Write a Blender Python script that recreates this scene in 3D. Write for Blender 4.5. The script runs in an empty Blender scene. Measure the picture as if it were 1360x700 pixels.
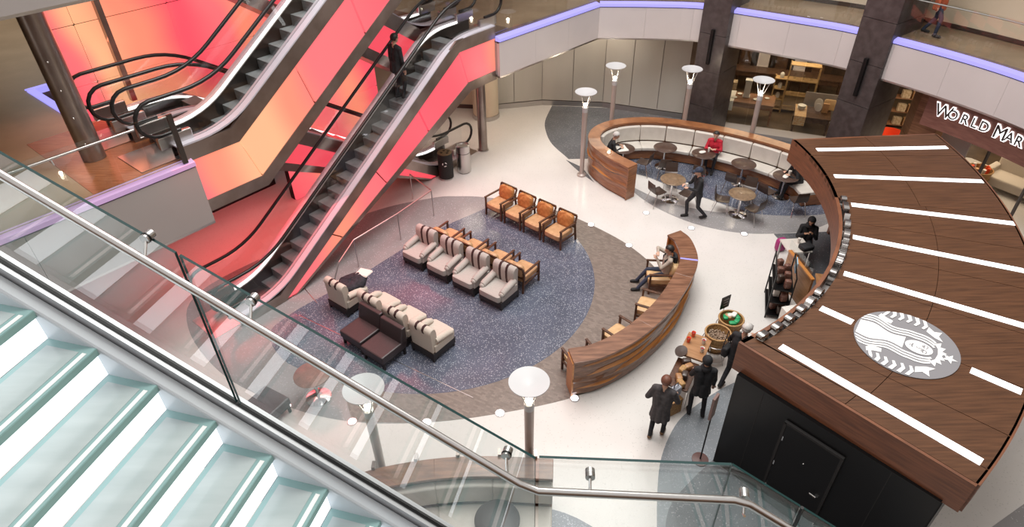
import bpy, bmesh, math, random
import numpy as np
from mathutils import Vector, Matrix
random.seed(7)
scn = bpy.context.scene
COL = scn.collection
PI = math.pi
cos, sin, atan2, hypot = math.cos, math.sin, math.atan2, math.hypot

# ------------------------------------------------------------------ camera
PITCH, ROLL, CAM = math.radians(37.17), math.radians(1.217), Vector((0, 0, 10.7))
fw = Vector((0, cos(PITCH), -sin(PITCH)))
r0 = Vector((1, 0, 0)); u0 = r0.cross(fw)
cr = r0*cos(ROLL) - u0*sin(ROLL); cu = u0*cos(ROLL) + r0*sin(ROLL)
cd = bpy.data.cameras.new('camera'); cam = bpy.data.objects.new('camera', cd); COL.objects.link(cam)
cd.sensor_width = 36; cd.lens = 857/1360*36; cd.clip_start = .05; cd.clip_end = 300
cam.matrix_world = Matrix(((cr.x, cu.x, -fw.x, CAM.x), (cr.y, cu.y, -fw.y, CAM.y), (cr.z, cu.z, -fw.z, CAM.z), (0, 0, 0, 1)))
scn.camera = cam
# ------------------------------------------------------------------ world, light, exposure
scn.view_settings.view_transform = 'Standard'; scn.view_settings.look = 'None'
scn.view_settings.gamma = 1; scn.view_settings.use_curve_mapping = False
scn.view_settings.exposure = 0.0
w = bpy.data.worlds.new('world'); scn.world = w; w.use_nodes = True
bg = w.node_tree.nodes['Background']; bg.inputs[0].default_value = (1, .965, .93, 1); bg.inputs[1].default_value = .85

def lamp(name, typ, loc, energy, color=(1, .93, .84), size=1., size_y=None, rot=(0, 0, 0), spot=None):
    l = bpy.data.lights.new(name, typ); l.energy = energy; l.color = color
    if typ == 'AREA':
        l.size = size
        if size_y: l.shape = 'RECTANGLE'; l.size_y = size_y
    elif typ in ('POINT', 'SPOT'): l.shadow_soft_size = size
    if spot: l.spot_size = spot; l.spot_blend = .6
    o = bpy.data.objects.new(name, l); o.location = loc; o.rotation_euler = rot; COL.objects.link(o); return o
# daylight through the atrium roof, high above the frame
lamp('atrium_skylight', 'AREA', (2, 14, 19), 3900, (1, .97, .93), 9, 14)

# ------------------------------------------------------------------ materials
MATS = {}
def mat(name, col, rough=.5, metal=0., emit=0., ecol=None, spec=.5, coat=0.):
    m = bpy.data.materials.new(name); m.use_nodes = True; MATS[name] = m
    b = m.node_tree.nodes['Principled BSDF']
    b.inputs['Base Color'].default_value = (*col, 1); b.inputs['Roughness'].default_value = rough
    b.inputs['Metallic'].default_value = metal; b.inputs['Specular IOR Level'].default_value = spec
    b.inputs['Coat Weight'].default_value = coat
    if emit: b.inputs['Emission Color'].default_value = (*(ecol or col), 1); b.inputs['Emission Strength'].default_value = emit
    return m
def nodes(m): return m.node_tree.nodes, m.node_tree.links, m.node_tree.nodes['Principled BSDF']
def ramp(N, stops):
    r = N.new('ShaderNodeValToRGB'); e = r.color_ramp.elements
    while len(e) < len(stops): e.new(.5)
    for i, (p, c) in enumerate(stops): e[i].position = p; e[i].color = (*c, 1)
    return r
def noisy(name, c1, c2, scale=(5, 5, 5), rough=.5, detail=4, lo=.35, hi=.65, bump=0., coord='Object', metal=0., **k):
    m = mat(name, c1, rough, metal, **k); N, L, b = nodes(m)
    tc = N.new('ShaderNodeTexCoord'); mp = N.new('ShaderNodeMapping'); mp.inputs['Scale'].default_value = scale
    nz = N.new('ShaderNodeTexNoise'); nz.inputs['Scale'].default_value = 1; nz.inputs['Detail'].default_value = detail
    r = ramp(N, [(lo, c1), (hi, c2)])
    L.new(tc.outputs[coord], mp.inputs[0]); L.new(mp.outputs[0], nz.inputs['Vector']); L.new(nz.outputs['Fac'], r.inputs[0]); L.new(r.outputs[0], b.inputs['Base Color'])
    if bump:
        bp = N.new('ShaderNodeBump'); bp.inputs['Strength'].default_value = bump; bp.inputs['Distance'].default_value = .02
        L.new(nz.outputs['Fac'], bp.inputs['Height']); L.new(bp.outputs[0], b.inputs['Normal'])
    return m
def terrazzo(name, base, chip, dens=.12, scale=28, rough=.22, var=.06, c2=None):
    m = mat(name, base, rough); N, L, b = nodes(m)
    tc = N.new('ShaderNodeTexCoord'); v = N.new('ShaderNodeTexVoronoi'); v.inputs['Scale'].default_value = scale
    sp = N.new('ShaderNodeSeparateColor'); r = ramp(N, [(dens, (1, 1, 1)), (dens+.02, (0, 0, 0))])
    L.new(tc.outputs['Object'], v.inputs['Vector']); L.new(v.outputs['Color'], sp.inputs[0])
    r2 = ramp(N, [(.30, (1, 1, 1)), (.42, (0, 0, 0))]); mu = N.new('ShaderNodeMath'); mu.operation = 'MULTIPLY'
    L.new(sp.outputs[0], r.inputs[0]); L.new(v.outputs['Distance'], r2.inputs[0]); L.new(r.outputs[0], mu.inputs[0]); L.new(r2.outputs[0], mu.inputs[1])
    nz = N.new('ShaderNodeTexNoise'); nz.inputs['Scale'].default_value = 1.3; nz.inputs['Detail'].default_value = 6
    r3 = ramp(N, [(.3, base), (.7, c2 or tuple(x*(1+var) for x in base))]); L.new(tc.outputs['Object'], nz.inputs['Vector']); L.new(nz.outputs['Fac'], r3.inputs[0])
    mx = N.new('ShaderNodeMix'); mx.data_type = 'RGBA'; L.new(mu.outputs[0], mx.inputs['Factor']); L.new(r3.outputs[0], mx.inputs['A']); mx.inputs['B'].default_value = (*chip, 1)
    L.new(mx.outputs['Result'], b.inputs['Base Color']); return m
def glass(name, tint, refl=1.0, rough=0.0):
    m = bpy.data.materials.new(name); m.use_nodes = True; N, L = m.node_tree.nodes, m.node_tree.links; N.clear(); MATS[name] = m
    o = N.new('ShaderNodeOutputMaterial'); t = N.new('ShaderNodeBsdfTransparent'); t.inputs[0].default_value = (*tint, 1)
    g = N.new('ShaderNodeBsdfGlossy'); g.inputs['Roughness'].default_value = rough
    f = N.new('ShaderNodeFresnel'); ge = N.new('ShaderNodeNewGeometry'); io = N.new('ShaderNodeMath'); io.operation = 'MULTIPLY_ADD'
    io.inputs[1].default_value = 1/1.5-1.5; io.inputs[2].default_value = 1.5; L.new(ge.outputs['Backfacing'], io.inputs[0]); L.new(io.outputs[0], f.inputs['IOR']); mu = N.new('ShaderNodeMath'); mu.operation = 'MULTIPLY'; mu.inputs[1].default_value = refl
    mx = N.new('ShaderNodeMixShader'); L.new(f.outputs[0], mu.inputs[0]); L.new(mu.outputs[0], mx.inputs[0]); L.new(t.outputs[0], mx.inputs[1]); L.new(g.outputs[0], mx.inputs[2]); L.new(mx.outputs[0], o.inputs[0])
    return m
def glow_panel(name, stops, smax, strength, wob=.8):
    """backlit acrylic whose colour changes slowly along the escalator run"""
    m = mat(name, (.25, .06, .06), .35); N, L, b = nodes(m)
    tc = N.new('ShaderNodeTexCoord'); d = N.new('ShaderNodeVectorMath'); d.operation = 'DOT_PRODUCT'; d.inputs[1].default_value = (.65/smax, .76/smax, .035/smax*8)
    nz = N.new('ShaderNodeTexNoise'); nz.inputs['Scale'].default_value = .45; nz.inputs['Detail'].default_value = 1
    ma = N.new('ShaderNodeMath'); ma.operation = 'MULTIPLY_ADD'; ma.inputs[1].default_value = wob*2/smax
    sb = N.new('ShaderNodeMath'); sb.operation = 'SUBTRACT'; sb.inputs[1].default_value = wob/smax
    r = ramp(N, [(p/smax, c) for p, c in stops]); r.color_ramp.interpolation = 'EASE'
    L.new(tc.outputs['Object'], d.inputs[0]); L.new(tc.outputs['Object'], nz.inputs['Vector']); L.new(nz.outputs['Fac'], ma.inputs[0]); L.new(d.outputs['Value'], ma.inputs[2])
    L.new(ma.outputs[0], sb.inputs[0]); L.new(sb.outputs[0], r.inputs[0]); L.new(r.outputs[0], b.inputs['Emission Color']); b.inputs['Emission Strength'].default_value = strength
    return m

M_white = terrazzo('white_terrazzo', (.66, .635, .61), (.57, .55, .525), .12, 30, .16, .05)
M_blue = terrazzo('blue_terrazzo', (.085, .095, .130), (.50, .52, .58), .30, 42, .16, .4)
M_grey = terrazzo('grey_terrazzo', (.27, .262, .265), (.5, .5, .52), .14, 34, .18, .15)
M_dark = terrazzo('dark_terrazzo', (.105, .108, .118), (.3, .3, .32), .14, 34, .16, .3)
M_bluegrey = terrazzo('blue_grey_terrazzo', (.20, .22, .24), (.40, .42, .44), .22, 46, .2, .15)
# brown end-grain block paving of the lounge ring
M_brown = mat('brown_block_floor', (.15, .12, .10), .4); N, L, b = nodes(M_brown)
tc = N.new('ShaderNodeTexCoord'); br = N.new('ShaderNodeTexBrick'); br.inputs['Scale'].default_value = 5.5
br.inputs['Color1'].default_value = (.245, .20, .172, 1); br.inputs['Color2'].default_value = (.165, .132, .112, 1); br.inputs['Mortar'].default_value = (.155, .125, .108, 1)
br.inputs['Mortar Size'].default_value = .008; br.inputs['Bias'].default_value = .1
mp = N.new('ShaderNodeMapping'); mp.inputs['Rotation'].default_value = (0, 0, .5)
L.new(tc.outputs['Object'], mp.inputs[0]); L.new(mp.outputs[0], br.inputs['Vector']); L.new(br.outputs['Color'], b.inputs['Base Color'])
def wood(name, c1, c2, scale, rough=.35, coat=.0, rot=0, spec=.5):
    m = noisy(name, c1, c2, scale, rough, 6, .32, .68, .05, coat=coat, spec=spec)
    m.node_tree.nodes['Mapping'].inputs['Rotation'].default_value = (0, 0, rot); return m
M_walnut = wood('walnut_roof', (.066, .027, .0115), (.124, .053, .024), (1.4, 22, 22), .5, spec=.3)
M_walnut_side = wood('walnut_fascia', (.125, .046, .022), (.23, .085, .038), (2, 2, 26), .4)
M_bench = wood('bench_wood', (.10, .042, .021), (.24, .115, .062), (5, 5, 30), .3, .3)
M_benchtop = wood('bench_top_wood', (.12, .050, .026), (.27, .13, .075), (2.2, 14, 14), .3, .3, -.8)
M_booth = wood('booth_wood', (.20, .075, .03), (.36, .15, .06), (3, 3, 24), .32, .3)
M_orange = wood('orange_wood', (.42, .16, .04), (.58, .25, .07), (3, 3, 20), .35, .2)
M_chairwood = wood('chair_wood', (.055, .022, .010), (.12, .05, .025), (20, 20, 20), .35)
M_oak = wood('oak_counter', (.28, .13, .05), (.42, .22, .10), (14, 2, 14), .4)
M_storewood = wood('store_wood', (.16, .07, .035), (.30, .15, .08), (1.5, 1.5, 16), .45)
M_shelfwood = wood('shelf_pine', (.42, .27, .12), (.60, .40, .19), (10, 10, 10), .5)
M_leather = noisy('tan_leather', (.46, .25, .12), (.60, .36, .19), (9, 9, 9), .42, 5, .3, .7, .25)
M_leather2 = noisy('yellow_leather', (.55, .35, .17), (.68, .46, .25), (8, 8, 8), .42, 5, .3, .7, .2)
M_cushleather = noisy('orange_leather', (.40, .145, .042), (.58, .26, .09), (12, 12, 12), .38, 6, .3, .7, .7)
M_greyfab = noisy('grey_fabric', (.40, .365, .34), (.47, .43, .40), (60, 60, 60), .85)
M_cream = noisy('cream_fabric', (.53, .475, .41), (.60, .54, .47), (60, 60, 60), .85)
M_stripe = noisy('brown_stripe', (.035, .014, .014), (.05, .02, .02), (50, 50, 50), .7)
M_slip = noisy('brown_vinyl', (.034, .025, .027), (.048, .035, .037), (70, 70, 70), .42)
M_base = mat('black_wood_base', (.02, .014, .012), .4)
M_vinyl = noisy('cream_vinyl', (.56, .52, .47), (.62, .58, .53), (4, 4, 4), .4)
M_brownchair = mat('brown_ply', (.055, .034, .026), .35, coat=.2)
M_tabletop = noisy('dark_tabletop', (.060, .034, .026), (.095, .056, .042), (12, 12, 12), .3)
M_bronze = noisy('bronze_tabletop', (.17, .11, .065), (.25, .165, .10), (12, 12, 12), .3)
M_chrome = mat('chrome', (.75, .74, .73), .12, 1)
M_letter = mat('letter_steel', (.36, .34, .33), .25, .9)
M_steel = mat('brushed_steel', (.55, .53, .52), .28, 1)
M_bronzesteel = noisy('bronze_steel', (.27, .225, .20), (.36, .31, .28), (2, 2, 2), .3, metal=.85)
M_darksteel = mat('dark_steel', (.10, .085, .078), .32, .8)
M_pole = noisy('lamp_pole', (.42, .355, .325), (.48, .41, .38), (2, 2, 2), .4, metal=.35)
M_dish = mat('white_enamel', (.54, .54, .55), .45)
M_bulb = mat('bulb', (1, .9, .75), .3, emit=14, ecol=(1, .88, .7))
M_black = mat('black_paint', (.006, .006, .0065), .3, spec=.25)
M_blackmatt = mat('black_matt', (.012, .011, .011), .65)
M_rubber = mat('handrail_rubber', (.012, .010, .010), .35)
M_step = noisy('escalator_step', (.15, .16, .165), (.22, .23, .235), (3, 3, 60), .55, metal=.0)
M_deck = mat('escalator_deck', (.60, .58, .65), .3, .2)
M_strip = mat('balustrade_light', (1, .98, .95), .4, emit=1.7, ecol=(1, .97, .97))
M_led = mat('violet_led', (.10, .09, .25), .5, emit=1.0, ecol=(.40, .37, 1.0))
M_ledpink = mat('lilac_led', (.35, .24, .36), .35, emit=.36, ecol=(.75, .46, .9))
M_fascia = noisy('fascia_panel', (.56, .51, .51), (.60, .55, .55), (.5, .5, .5), .38)
M_fasciagrey = noisy('fascia_grey', (.33, .30, .29), (.36, .33, .32), (.5, .5, .5), .4)
M_backwall = noisy('grey_glass_wall', (.45, .43, .39), (.50, .48, .44), (.7, .7, .2), .12)
M_beige = noisy('beige_wall', (.60, .50, .37), (.66, .56, .43), (.6, .6, .6), .5)
M_stone = noisy('dark_stone', (.045, .036, .036), (.072, .060, .060), (5, 5, 5), .35)
M_tan = noisy('tan_floor', (.22, .155, .10), (.28, .20, .13), (1.2, 1.2, 1.2), .25)
M_tan2 = noisy('platform_tan', (.33, .24, .14), (.40, .295, .18), (1.2, 1.2, 1.2), .3)
M_glass = glass('clear_glass', (.97, .98, .975), 1.0)
M_stairglass = glass('stair_glass', (.95, .97, .965), 1.6)
M_shopglass = glass('shop_glass', (.9, .9, .88), .7)
M_glassedge = mat('glass_edge', (.012, .045, .045), .5, spec=.15)
M_greenedge = mat('green_glass_edge', (.34, .55, .53), .2)
M_tread = noisy('frosted_glass_tread', (.40, .455, .46), (.47, .525, .53), (2, 10, 2), .14)
M_treadborder = mat('tread_border', (.27, .42, .42), .15)
M_riser = mat('lit_riser', (.9, .95, 1), .4, emit=1.45, ecol=(.93, .97, 1))
M_stringer = noisy('white_stringer', (.55, .59, .64), (.60, .64, .68), (1, 1, 1), .3)
M_shoe = mat('shoe_channel', (.66, .67, .69), .42, .75)
M_line = mat('roof_light', (1, 1, 1), .3, emit=1.6)
M_logogrey = mat('emblem_grey', (.235, .23, .245), .4)
M_logowhite = mat('emblem_white', (.86, .86, .86), .4)
M_floorlight = mat('floor_light', (1, 1, 1), .3, emit=3.5, ecol=(.95, .93, 1))
PINK, ROSE, RED, ORANGE, AMBER = (1, .16, .18), (.98, .085, .13), (.92, .05, .06), (1, .28, .17), (1, .49, .25)
M_redwall = glow_panel('red_wall_light', [(5.6, ROSE), (6.2, PINK), (6.9, AMBER), (7.8, ORANGE), (8.9, ROSE), (9.7, PINK), (10.3, ORANGE), (11.2, PINK), (12.3, ORANGE), (13.4, ROSE)], 16, 1.0)
M_redA = glow_panel('red_truss_light', [(0, ROSE), (2.2, PINK), (3.6, ORANGE), (4.6, PINK), (6.2, ROSE), (8.6, ROSE), (10.0, PINK), (10.9, ORANGE), (11.6, PINK)], 14, 1.0, .5)
M_amber = glow_panel('amber_truss_light', [(-.1, PINK), (.5, ORANGE), (1.2, AMBER), (1.9, AMBER), (2.9, ORANGE), (3.8, PINK), (7.0, ROSE), (7.9, ORANGE), (8.8, PINK), (10.5, ROSE)], 14, 1.0, .5)
M_redB = glow_panel('deep_red_truss_light', [(0, RED), (6, ROSE), (11, RED)], 14, .9)
M_shoplight = mat('shop_lamp', (1, .9, .7), .4, emit=8, ecol=(1, .83, .58))
M_halo = mat('sign_halo', (1, 1, 1), .4, emit=1.5)
M_signdark = mat('sign_letter', (.05, .035, .03), .4)
M_wicker = noisy('wicker', (.30, .16, .055), (.52, .31, .13), (50, 50, 18), .6, 3, .35, .65, .6)
M_paper = mat('paper', (.75, .73, .68), .6)
M_redtub = mat('red_plastic', (.80, .09, .03), .3)

# ------------------------------------------------------------------ mesh builder
class MB:
    def __init__(s): s.v = []; s.f = []; s.mi = []
    def add(s, vs, fs, mi=0):
        o = len(s.v); s.v += [tuple(v) for v in vs]; s.f += [[i+o for i in f] for f in fs]; s.mi += [mi]*len(fs); return s
    def box(s, c, d, rz=0, mi=0, M=None):
        x, y, z = d[0]/2, d[1]/2, d[2]/2
        vs = [Vector((a*x, e*y, f*z)) for f in (-1, 1) for a, e in ((-1, -1), (1, -1), (1, 1), (-1, 1))]
        R = M if M is not None else Matrix.Rotation(rz, 3, 'Z')
        return s.add([Vector(c)+R @ v for v in vs], [(3, 2, 1, 0), (4, 5, 6, 7), (0, 1, 5, 4), (1, 2, 6, 5), (2, 3, 7, 6), (3, 0, 4, 7)], mi)
    def bar(s, a, b, w, h=None, up=(0, 0, 1), mi=0):
        a, b = Vector(a), Vector(b); x = (b-a); l = x.length; x.normalize(); u = Vector(up)
        if abs(x.dot(u)) > .98: u = Vector((0, 1, 0))
        y = u.cross(x).normalized(); z = x.cross(y); R = Matrix((x, y, z)).transposed()
        return s.box((a+b)/2, (l, w, h or w), M=R, mi=mi)
    def prism(s, poly, z0, z1, mi=0):
        n = len(poly); A = sum(poly[i][0]*poly[(i+1) % n][1]-poly[(i+1) % n][0]*poly[i][1] for i in range(n))
        if A < 0: poly = poly[::-1]
        vs = [(p[0], p[1], z0) for p in poly]+[(p[0], p[1], z1) for p in poly]
        return s.add(vs, [list(range(n))[::-1], list(range(n, 2*n))]+[(i, (i+1) % n, n+(i+1) % n, n+i) for i in range(n)], mi)
    def loft(s, secs, closed=True, caps=True, loop=False, mi=0):
        n = len(secs[0]); k = len(secs); vs = [p for q in secs for p in q]; fs = []
        for i in range(k if loop else k-1):
            for j in range(n if closed else n-1):
                a, b2 = i*n+j, i*n+(j+1) % n; c, d2 = ((i+1) % k)*n+(j+1) % n, ((i+1) % k)*n+j
                fs.append((a, b2, c, d2))
        if caps and not loop: fs += [list(range(n))[::-1], list(range((k-1)*n, k*n))]
        return s.add(vs, fs, mi)
    def tube(s, pts, r, n=8, loop=False, mi=0):
        pts = [Vector(p) for p in pts]; k = len(pts); secs = []; pu = None
        rs = r if isinstance(r, (list, tuple)) else [r]*k
        for i, p in enumerate(pts):
            a = pts[i-1] if (i or loop) else p; b2 = pts[(i+1) % k] if (i < k-1 or loop) else p
            t = (b2-a); t = t.normalized() if t.length > 1e-9 else Vector((0, 0, 1))
            u = pu if pu is not None else (Vector((0, 0, 1)) if abs(t.z) < .9 else Vector((1, 0, 0)))
            x = (u-t*u.dot(t)).normalized(); y = t.cross(x); pu = x
            secs.append([p+(x*cos(2*PI*j/n)+y*sin(2*PI*j/n))*rs[i] for j in range(n)])
        return s.loft(secs, True, True, loop, mi)
    def lathe(s, prof, n=20, c=(0, 0, 0), mi=0, sc=(1, 1)):
        secs = [[(c[0]+max(r, 1e-4)*cos(2*PI*j/n)*sc[0], c[1]+max(r, 1e-4)*sin(2*PI*j/n)*sc[1], c[2]+z) for j in range(n)] for r, z in prof]
        return s.loft(secs, True, True, False, mi)
    def ball(s, c, r, nu=12, nv=8, M=None, mi=0):
        r = r if isinstance(r, (tuple, list)) else (r, r, r); secs = []
        for i in range(nv+1):
            t = PI*i/nv; rr = max(sin(t), .02)
            q = [Vector((r[0]*rr*cos(2*PI*j/nu), r[1]*rr*sin(2*PI*j/nu), -r[2]*cos(t))) for j in range(nu)]
            secs.append([Vector(c)+(M @ p if M is not None else p) for p in q])
        return s.loft(secs, mi=mi)
    def pillow(s, c, d, M=None, rz=0, e=.35, mi=0, nu=16, nv=8):
        R = M if M is not None else Matrix.Rotation(rz, 3, 'Z'); secs = []
        sg = lambda v, p: math.copysign(abs(v)**p, v)
        for i in range(nv+1):
            t = -PI/2+PI*i/nv; ct, st = max(sg(cos(t), e), .03), sg(sin(t), e)
            secs.append([Vector(c)+R @ Vector((d[0]/2*ct*sg(cos(2*PI*j/nu), e), d[1]/2*ct*sg(sin(2*PI*j/nu), e), d[2]/2*st)) for j in range(nu)])
        return s.loft(secs, mi=mi)

def obj(name, mb, m, parent=None, bevel=0, smooth=False, loc=None, rz=0):
    me = bpy.data.meshes.new(name); me.from_pydata(mb.v, [], mb.f)
    ms = m if isinstance(m, (list, tuple)) else [m]
    for q in ms: me.materials.append(q)
    if len(ms) > 1: me.polygons.foreach_set('material_index', mb.mi)
    if smooth:
        me.polygons.foreach_set('use_smooth', [True]*len(me.polygons)); me.set_sharp_from_angle(angle=math.radians(50))
    me.update()
    bm = bmesh.new(); bm.from_mesh(me); bmesh.ops.recalc_face_normals(bm, faces=bm.faces); bm.to_mesh(me); bm.free()
    o = bpy.data.objects.new(name, me); COL.objects.link(o)
    if parent: o.parent = parent
    if loc: o.location = loc
    if rz: o.rotation_euler.z = rz
    if bevel:
        bv = o.modifiers.new('bevel', 'BEVEL'); bv.width = bevel; bv.segments = 2; bv.limit_method = 'ANGLE'; bv.angle_limit = math.radians(40)
    return o
def tag(o, label, cat, group=None):
    o['label'] = label; o['category'] = cat
    if group: o['group'] = group
    return o
def thing(name, label, cat, loc=(0, 0, 0), rz=0, group=None):
    o = bpy.data.objects.new(name, None); o.empty_display_size = .1; COL.objects.link(o)
    o.location = loc; o.rotation_euler.z = rz; return tag(o, label, cat, group)
def struct(name, mb, m, parent=None, **k):
    o = obj(name, mb, m, parent, **k)
    if not parent: o['kind'] = 'structure'
    return o
def copy_thing(r, loc, rz, label):
    def cp(o, par):
        c = o.copy(); COL.objects.link(c)
        if par: c.parent = par
        for ch in o.children: cp(ch, c)
        return c
    c = cp(r, None); c.location = loc; c.rotation_euler.z = rz; c['label'] = label; return c
def face(fx, fy): return atan2(fy, fx)+PI/2       # rotation that turns local -Y to (fx, fy)

# escalator frame: s runs along the escalators, n to their right
dx, dy = .65, .76
def SN(s, n): return (dx*s+dy*n, dy*s-dx*n)
def spline(pts, k=8, closed=False):
    out = []; n = len(pts); P = [Vector((*p, 0)) for p in pts]
    rng = n if closed else n-1
    for i in range(rng):
        p1, p2 = P[i], P[(i+1) % n]
        p0 = P[i-1] if (closed or i) else p1*2-p2
        p3 = P[(i+2) % n] if (closed or i < n-2) else p2*2-p1
        for j in range(k):
            t = j/k
            q = .5*((2*p1)+(p2-p0)*t+(2*p0-5*p1+4*p2-p3)*t*t+(3*p1-p0-3*p2+p3)*t**3); out.append((q.x, q.y))
    if not closed: out.append(tuple(pts[-1]))
    return out
def resample(p, n):
    d = [0]
    for i in range(1, len(p)): d.append(d[-1]+hypot(p[i][0]-p[i-1][0], p[i][1]-p[i-1][1]))
    t = np.linspace(0, d[-1], n); a = np.array(p)
    return list(zip(np.interp(t, d, a[:, 0]), np.interp(t, d, a[:, 1]))), d[-1]
def normals(p):
    out = []
    for i in range(len(p)):
        a, b2 = p[max(i-1, 0)], p[min(i+1, len(p)-1)]; l = hypot(b2[0]-a[0], b2[1]-a[1]) or 1
        out.append((-(b2[1]-a[1])/l, (b2[0]-a[0])/l))
    return out
def off(p, d):
    return [(q[0]+m[0]*d, q[1]+m[1]*d) for q, m in zip(p, normals(p))]
def wall_strip(p, d0, d1, z0, z1, mb=None, mi=0):
    """solid band following the plan curve p between offsets d0 and d1 and heights z0, z1"""
    a, b2 = off(p, d0), off(p, d1); mb = mb or MB()
    return mb.loft([[(u[0], u[1], z0), (v[0], v[1], z0), (v[0], v[1], z1), (u[0], u[1], z1)] for u, v in zip(a, b2)], mi=mi)
def arc(c, R, a0, a1, n=24):
    return [(c[0]+R*cos(math.radians(a0+(a1-a0)*i/n)), c[1]+R*sin(math.radians(a0+(a1-a0)*i/n))) for i in range(n+1)]

# ------------------------------------------------------------------ floor and inlays
floor = struct('floor', MB().box((2, 16, -.1), (70, 60, .2)), M_white)
def inlay(poly, z, m, name='floor_inlay'): return struct(name, MB().prism(poly, -.02, z), m, floor)
outer = spline([(-2.49, 17.65), (-1.67, 17.72), (-.84, 17.63), (.6, 17.2), (1.6, 16.6), (2.37, 15.93), (3.32, 14.84), (3.95, 13.5), (3.9, 12.2), (3.2, 10.9), (2.4, 9.95), (1.3, 9.32), (-.32, 8.91), (-1.84, 8.71), (-3.4, 8.77), (-4.88, 9.22), (-6.6, 10.2), (-8, 11.8), (-8.2, 13.2), (-6.6, 15), (-4.3, 16.9)], 6, True)
inlay(outer, .003, M_grey)
bluearc = arc((-1.98, 13.65), 4.17, 38, -118, 40)
ring_out = [p for p in outer if p[0] > -3.6 and not (p[0] < 1.5 and p[1] > 14)]
ring_out = spline([(.9, 17.05), (1.6, 16.6), (2.37, 15.93), (3.32, 14.84), (3.95, 13.5), (3.9, 12.2), (3.2, 10.9), (2.4, 9.95), (1.3, 9.32), (-.32, 8.91), (-1.84, 8.71), (-3.4, 8.77)], 6)
inlay(ring_out+[p for p in arc((-1.98, 13.65), 4.1, 42, -118, 40)][::-1], .005, M_brown, 'brown_paving')
inlay(bluearc+spline([(-3.94, 9.97), (-5.2, 10.5), (-5.9, 11.5), (-5.5, 12.3), (-4.7, 13.1)], 5)+[(-4.0, 13.81), (-2.83, 15.22), (-1.78, 16.19), (-.78, 16.96), (.3, 16.85)], .007, M_blue, 'blue_inlay')
for a, b2 in (((-5.35, 12.15), (-.9, 9.35)), ((-6.4, 14.4), (-5.0, 12.6))):
    struct('metal_divider', MB().bar((*a, .006), (*b2, .006), .018, .006), M_steel, floor)
# cafe booth floor
greyout = [(3.45, 18.9), (3.77, 18.2), (4.08, 17.43), (4.63, 16.61), (5.48, 15.84), (6.57, 15.36), (7.85, 15.28), (8.91, 15.51), (10.2, 16.3)]
inlay(spline(greyout, 6)+[(10.3, 17.5), (8.9, 19), (6.5, 20.4), (4.5, 20.7), (3.1, 20.2), (2.9, 19.2)], .003, M_grey)
inlay([(3.4, 19.9), (4.09, 20.5), (5.2, 20.4), (6.5, 20), (8.9, 18.6), (10.2, 17.2), (9.9, 16.35)]+spline([(9.2, 16.2), (8.2, 16.2), (7.3, 16.36), (6.9, 16.66), (6.31, 17.15), (5.3, 17.95), (4.5, 18.75), (3.6, 19.2)], 5), .006, M_blue, 'blue_inlay')
inlay(spline([(3.5, 19.25), (4.5, 18.7), (5.3, 17.9), (6.31, 17.1), (7.0, 16.45)], 6)+spline([(6.3, 16.45), (5.5, 16.75), (4.7, 17.25), (4.05, 17.95), (3.5, 18.6)], 6), .005, M_white, 'white_inlay')
inlay(spline([(2.05, 20.05), (1.55, 21.2), (1.38, 22.2), (1.40, 23.2), (1.75, 24.6)], 5)+[(3.8, 24.3), (7.5, 22.9), (7.2, 21), (5, 21.2), (3, 20.5), (2.7, 20.05)], .003, M_dark, 'dark_inlay')
inlay(spline([(1.95, 20.0), (2.3, 19.2), (2.75, 18.4)], 5)+[(2.6, 18.95), (2.45, 19.45)], .004, M_dark, 'dark_inlay')
inlay([(7.5, 22.9), (7.2, 21), (9.4, 19.3), (12.5, 18.2), (12.5, 21)], .003, M_dark, 'dark_inlay')
# floor beside the kiosk and under the stair
inlay(spline([(2.35, 5.6), (2.6, 6.9), (2.85, 7.75), (3.28, 8.5), (3.75, 8.95), (4.4, 9.4), (4.8, 9.62)], 5)+[(5.2, 9.5), (4.2, 7.8), (6.2, 4.6), (5, 4), (3, 4)], .003, M_bluegrey)
inlay(spline([(2.45, 5.6), (2.75, 6.6), (3.3, 7.2), (3.95, 7.75)], 5)+[(4.1, 7.5), (6.3, 4.6), (3, 4.6)], .006, M_dark, 'dark_inlay')
inlay([(.1-2+2*.99*cos(a*PI/24)+2, 4.72+2.02*sin(a*PI/24)) for a in range(25)]+[(-2, 4), (2, 4)], .004, M_blue, 'blue_inlay')
inlay([(6.2, 5.05), (12, 8), (14, 12), (15, 8), (12, 2), (5, 3)], .003, M_grey)
LN = ['by the rear armchair row', 'on the path between rear armchairs and cafe booth', 'on the pale path left of the walker', 'in front of the walking person', 'right of the walking person', 'at the near end of the curved wooden bench',
      'left of the front round dish lamp', 'left of the pole of the front dish lamp', 'under the left dish lamp', 'near the brown round table']
for (x, y), t in zip([(2.37, 15.93), (3.32, 14.84), (4.11, 16.51), (5.28, 15.64), (6.72, 15.28), (1.28, 9.27), (-.32, 8.91), (-1.84, 8.71), (-3.4, 8.77), (-4.88, 9.22)], LN):
    f = thing('floor_light', 'round white light set in floor '+t, 'floor light', (x, y, .003), 0, 'lights set in the floor')
    obj('lens', MB().lathe([(.085, 0), (.085, .012), (.02, .016)], 16), M_floorlight, f); obj('rim', MB().lathe([(.086, 0), (.105, 0), (.105, .010), (.086, .010)], 16), M_steel, f)

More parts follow.
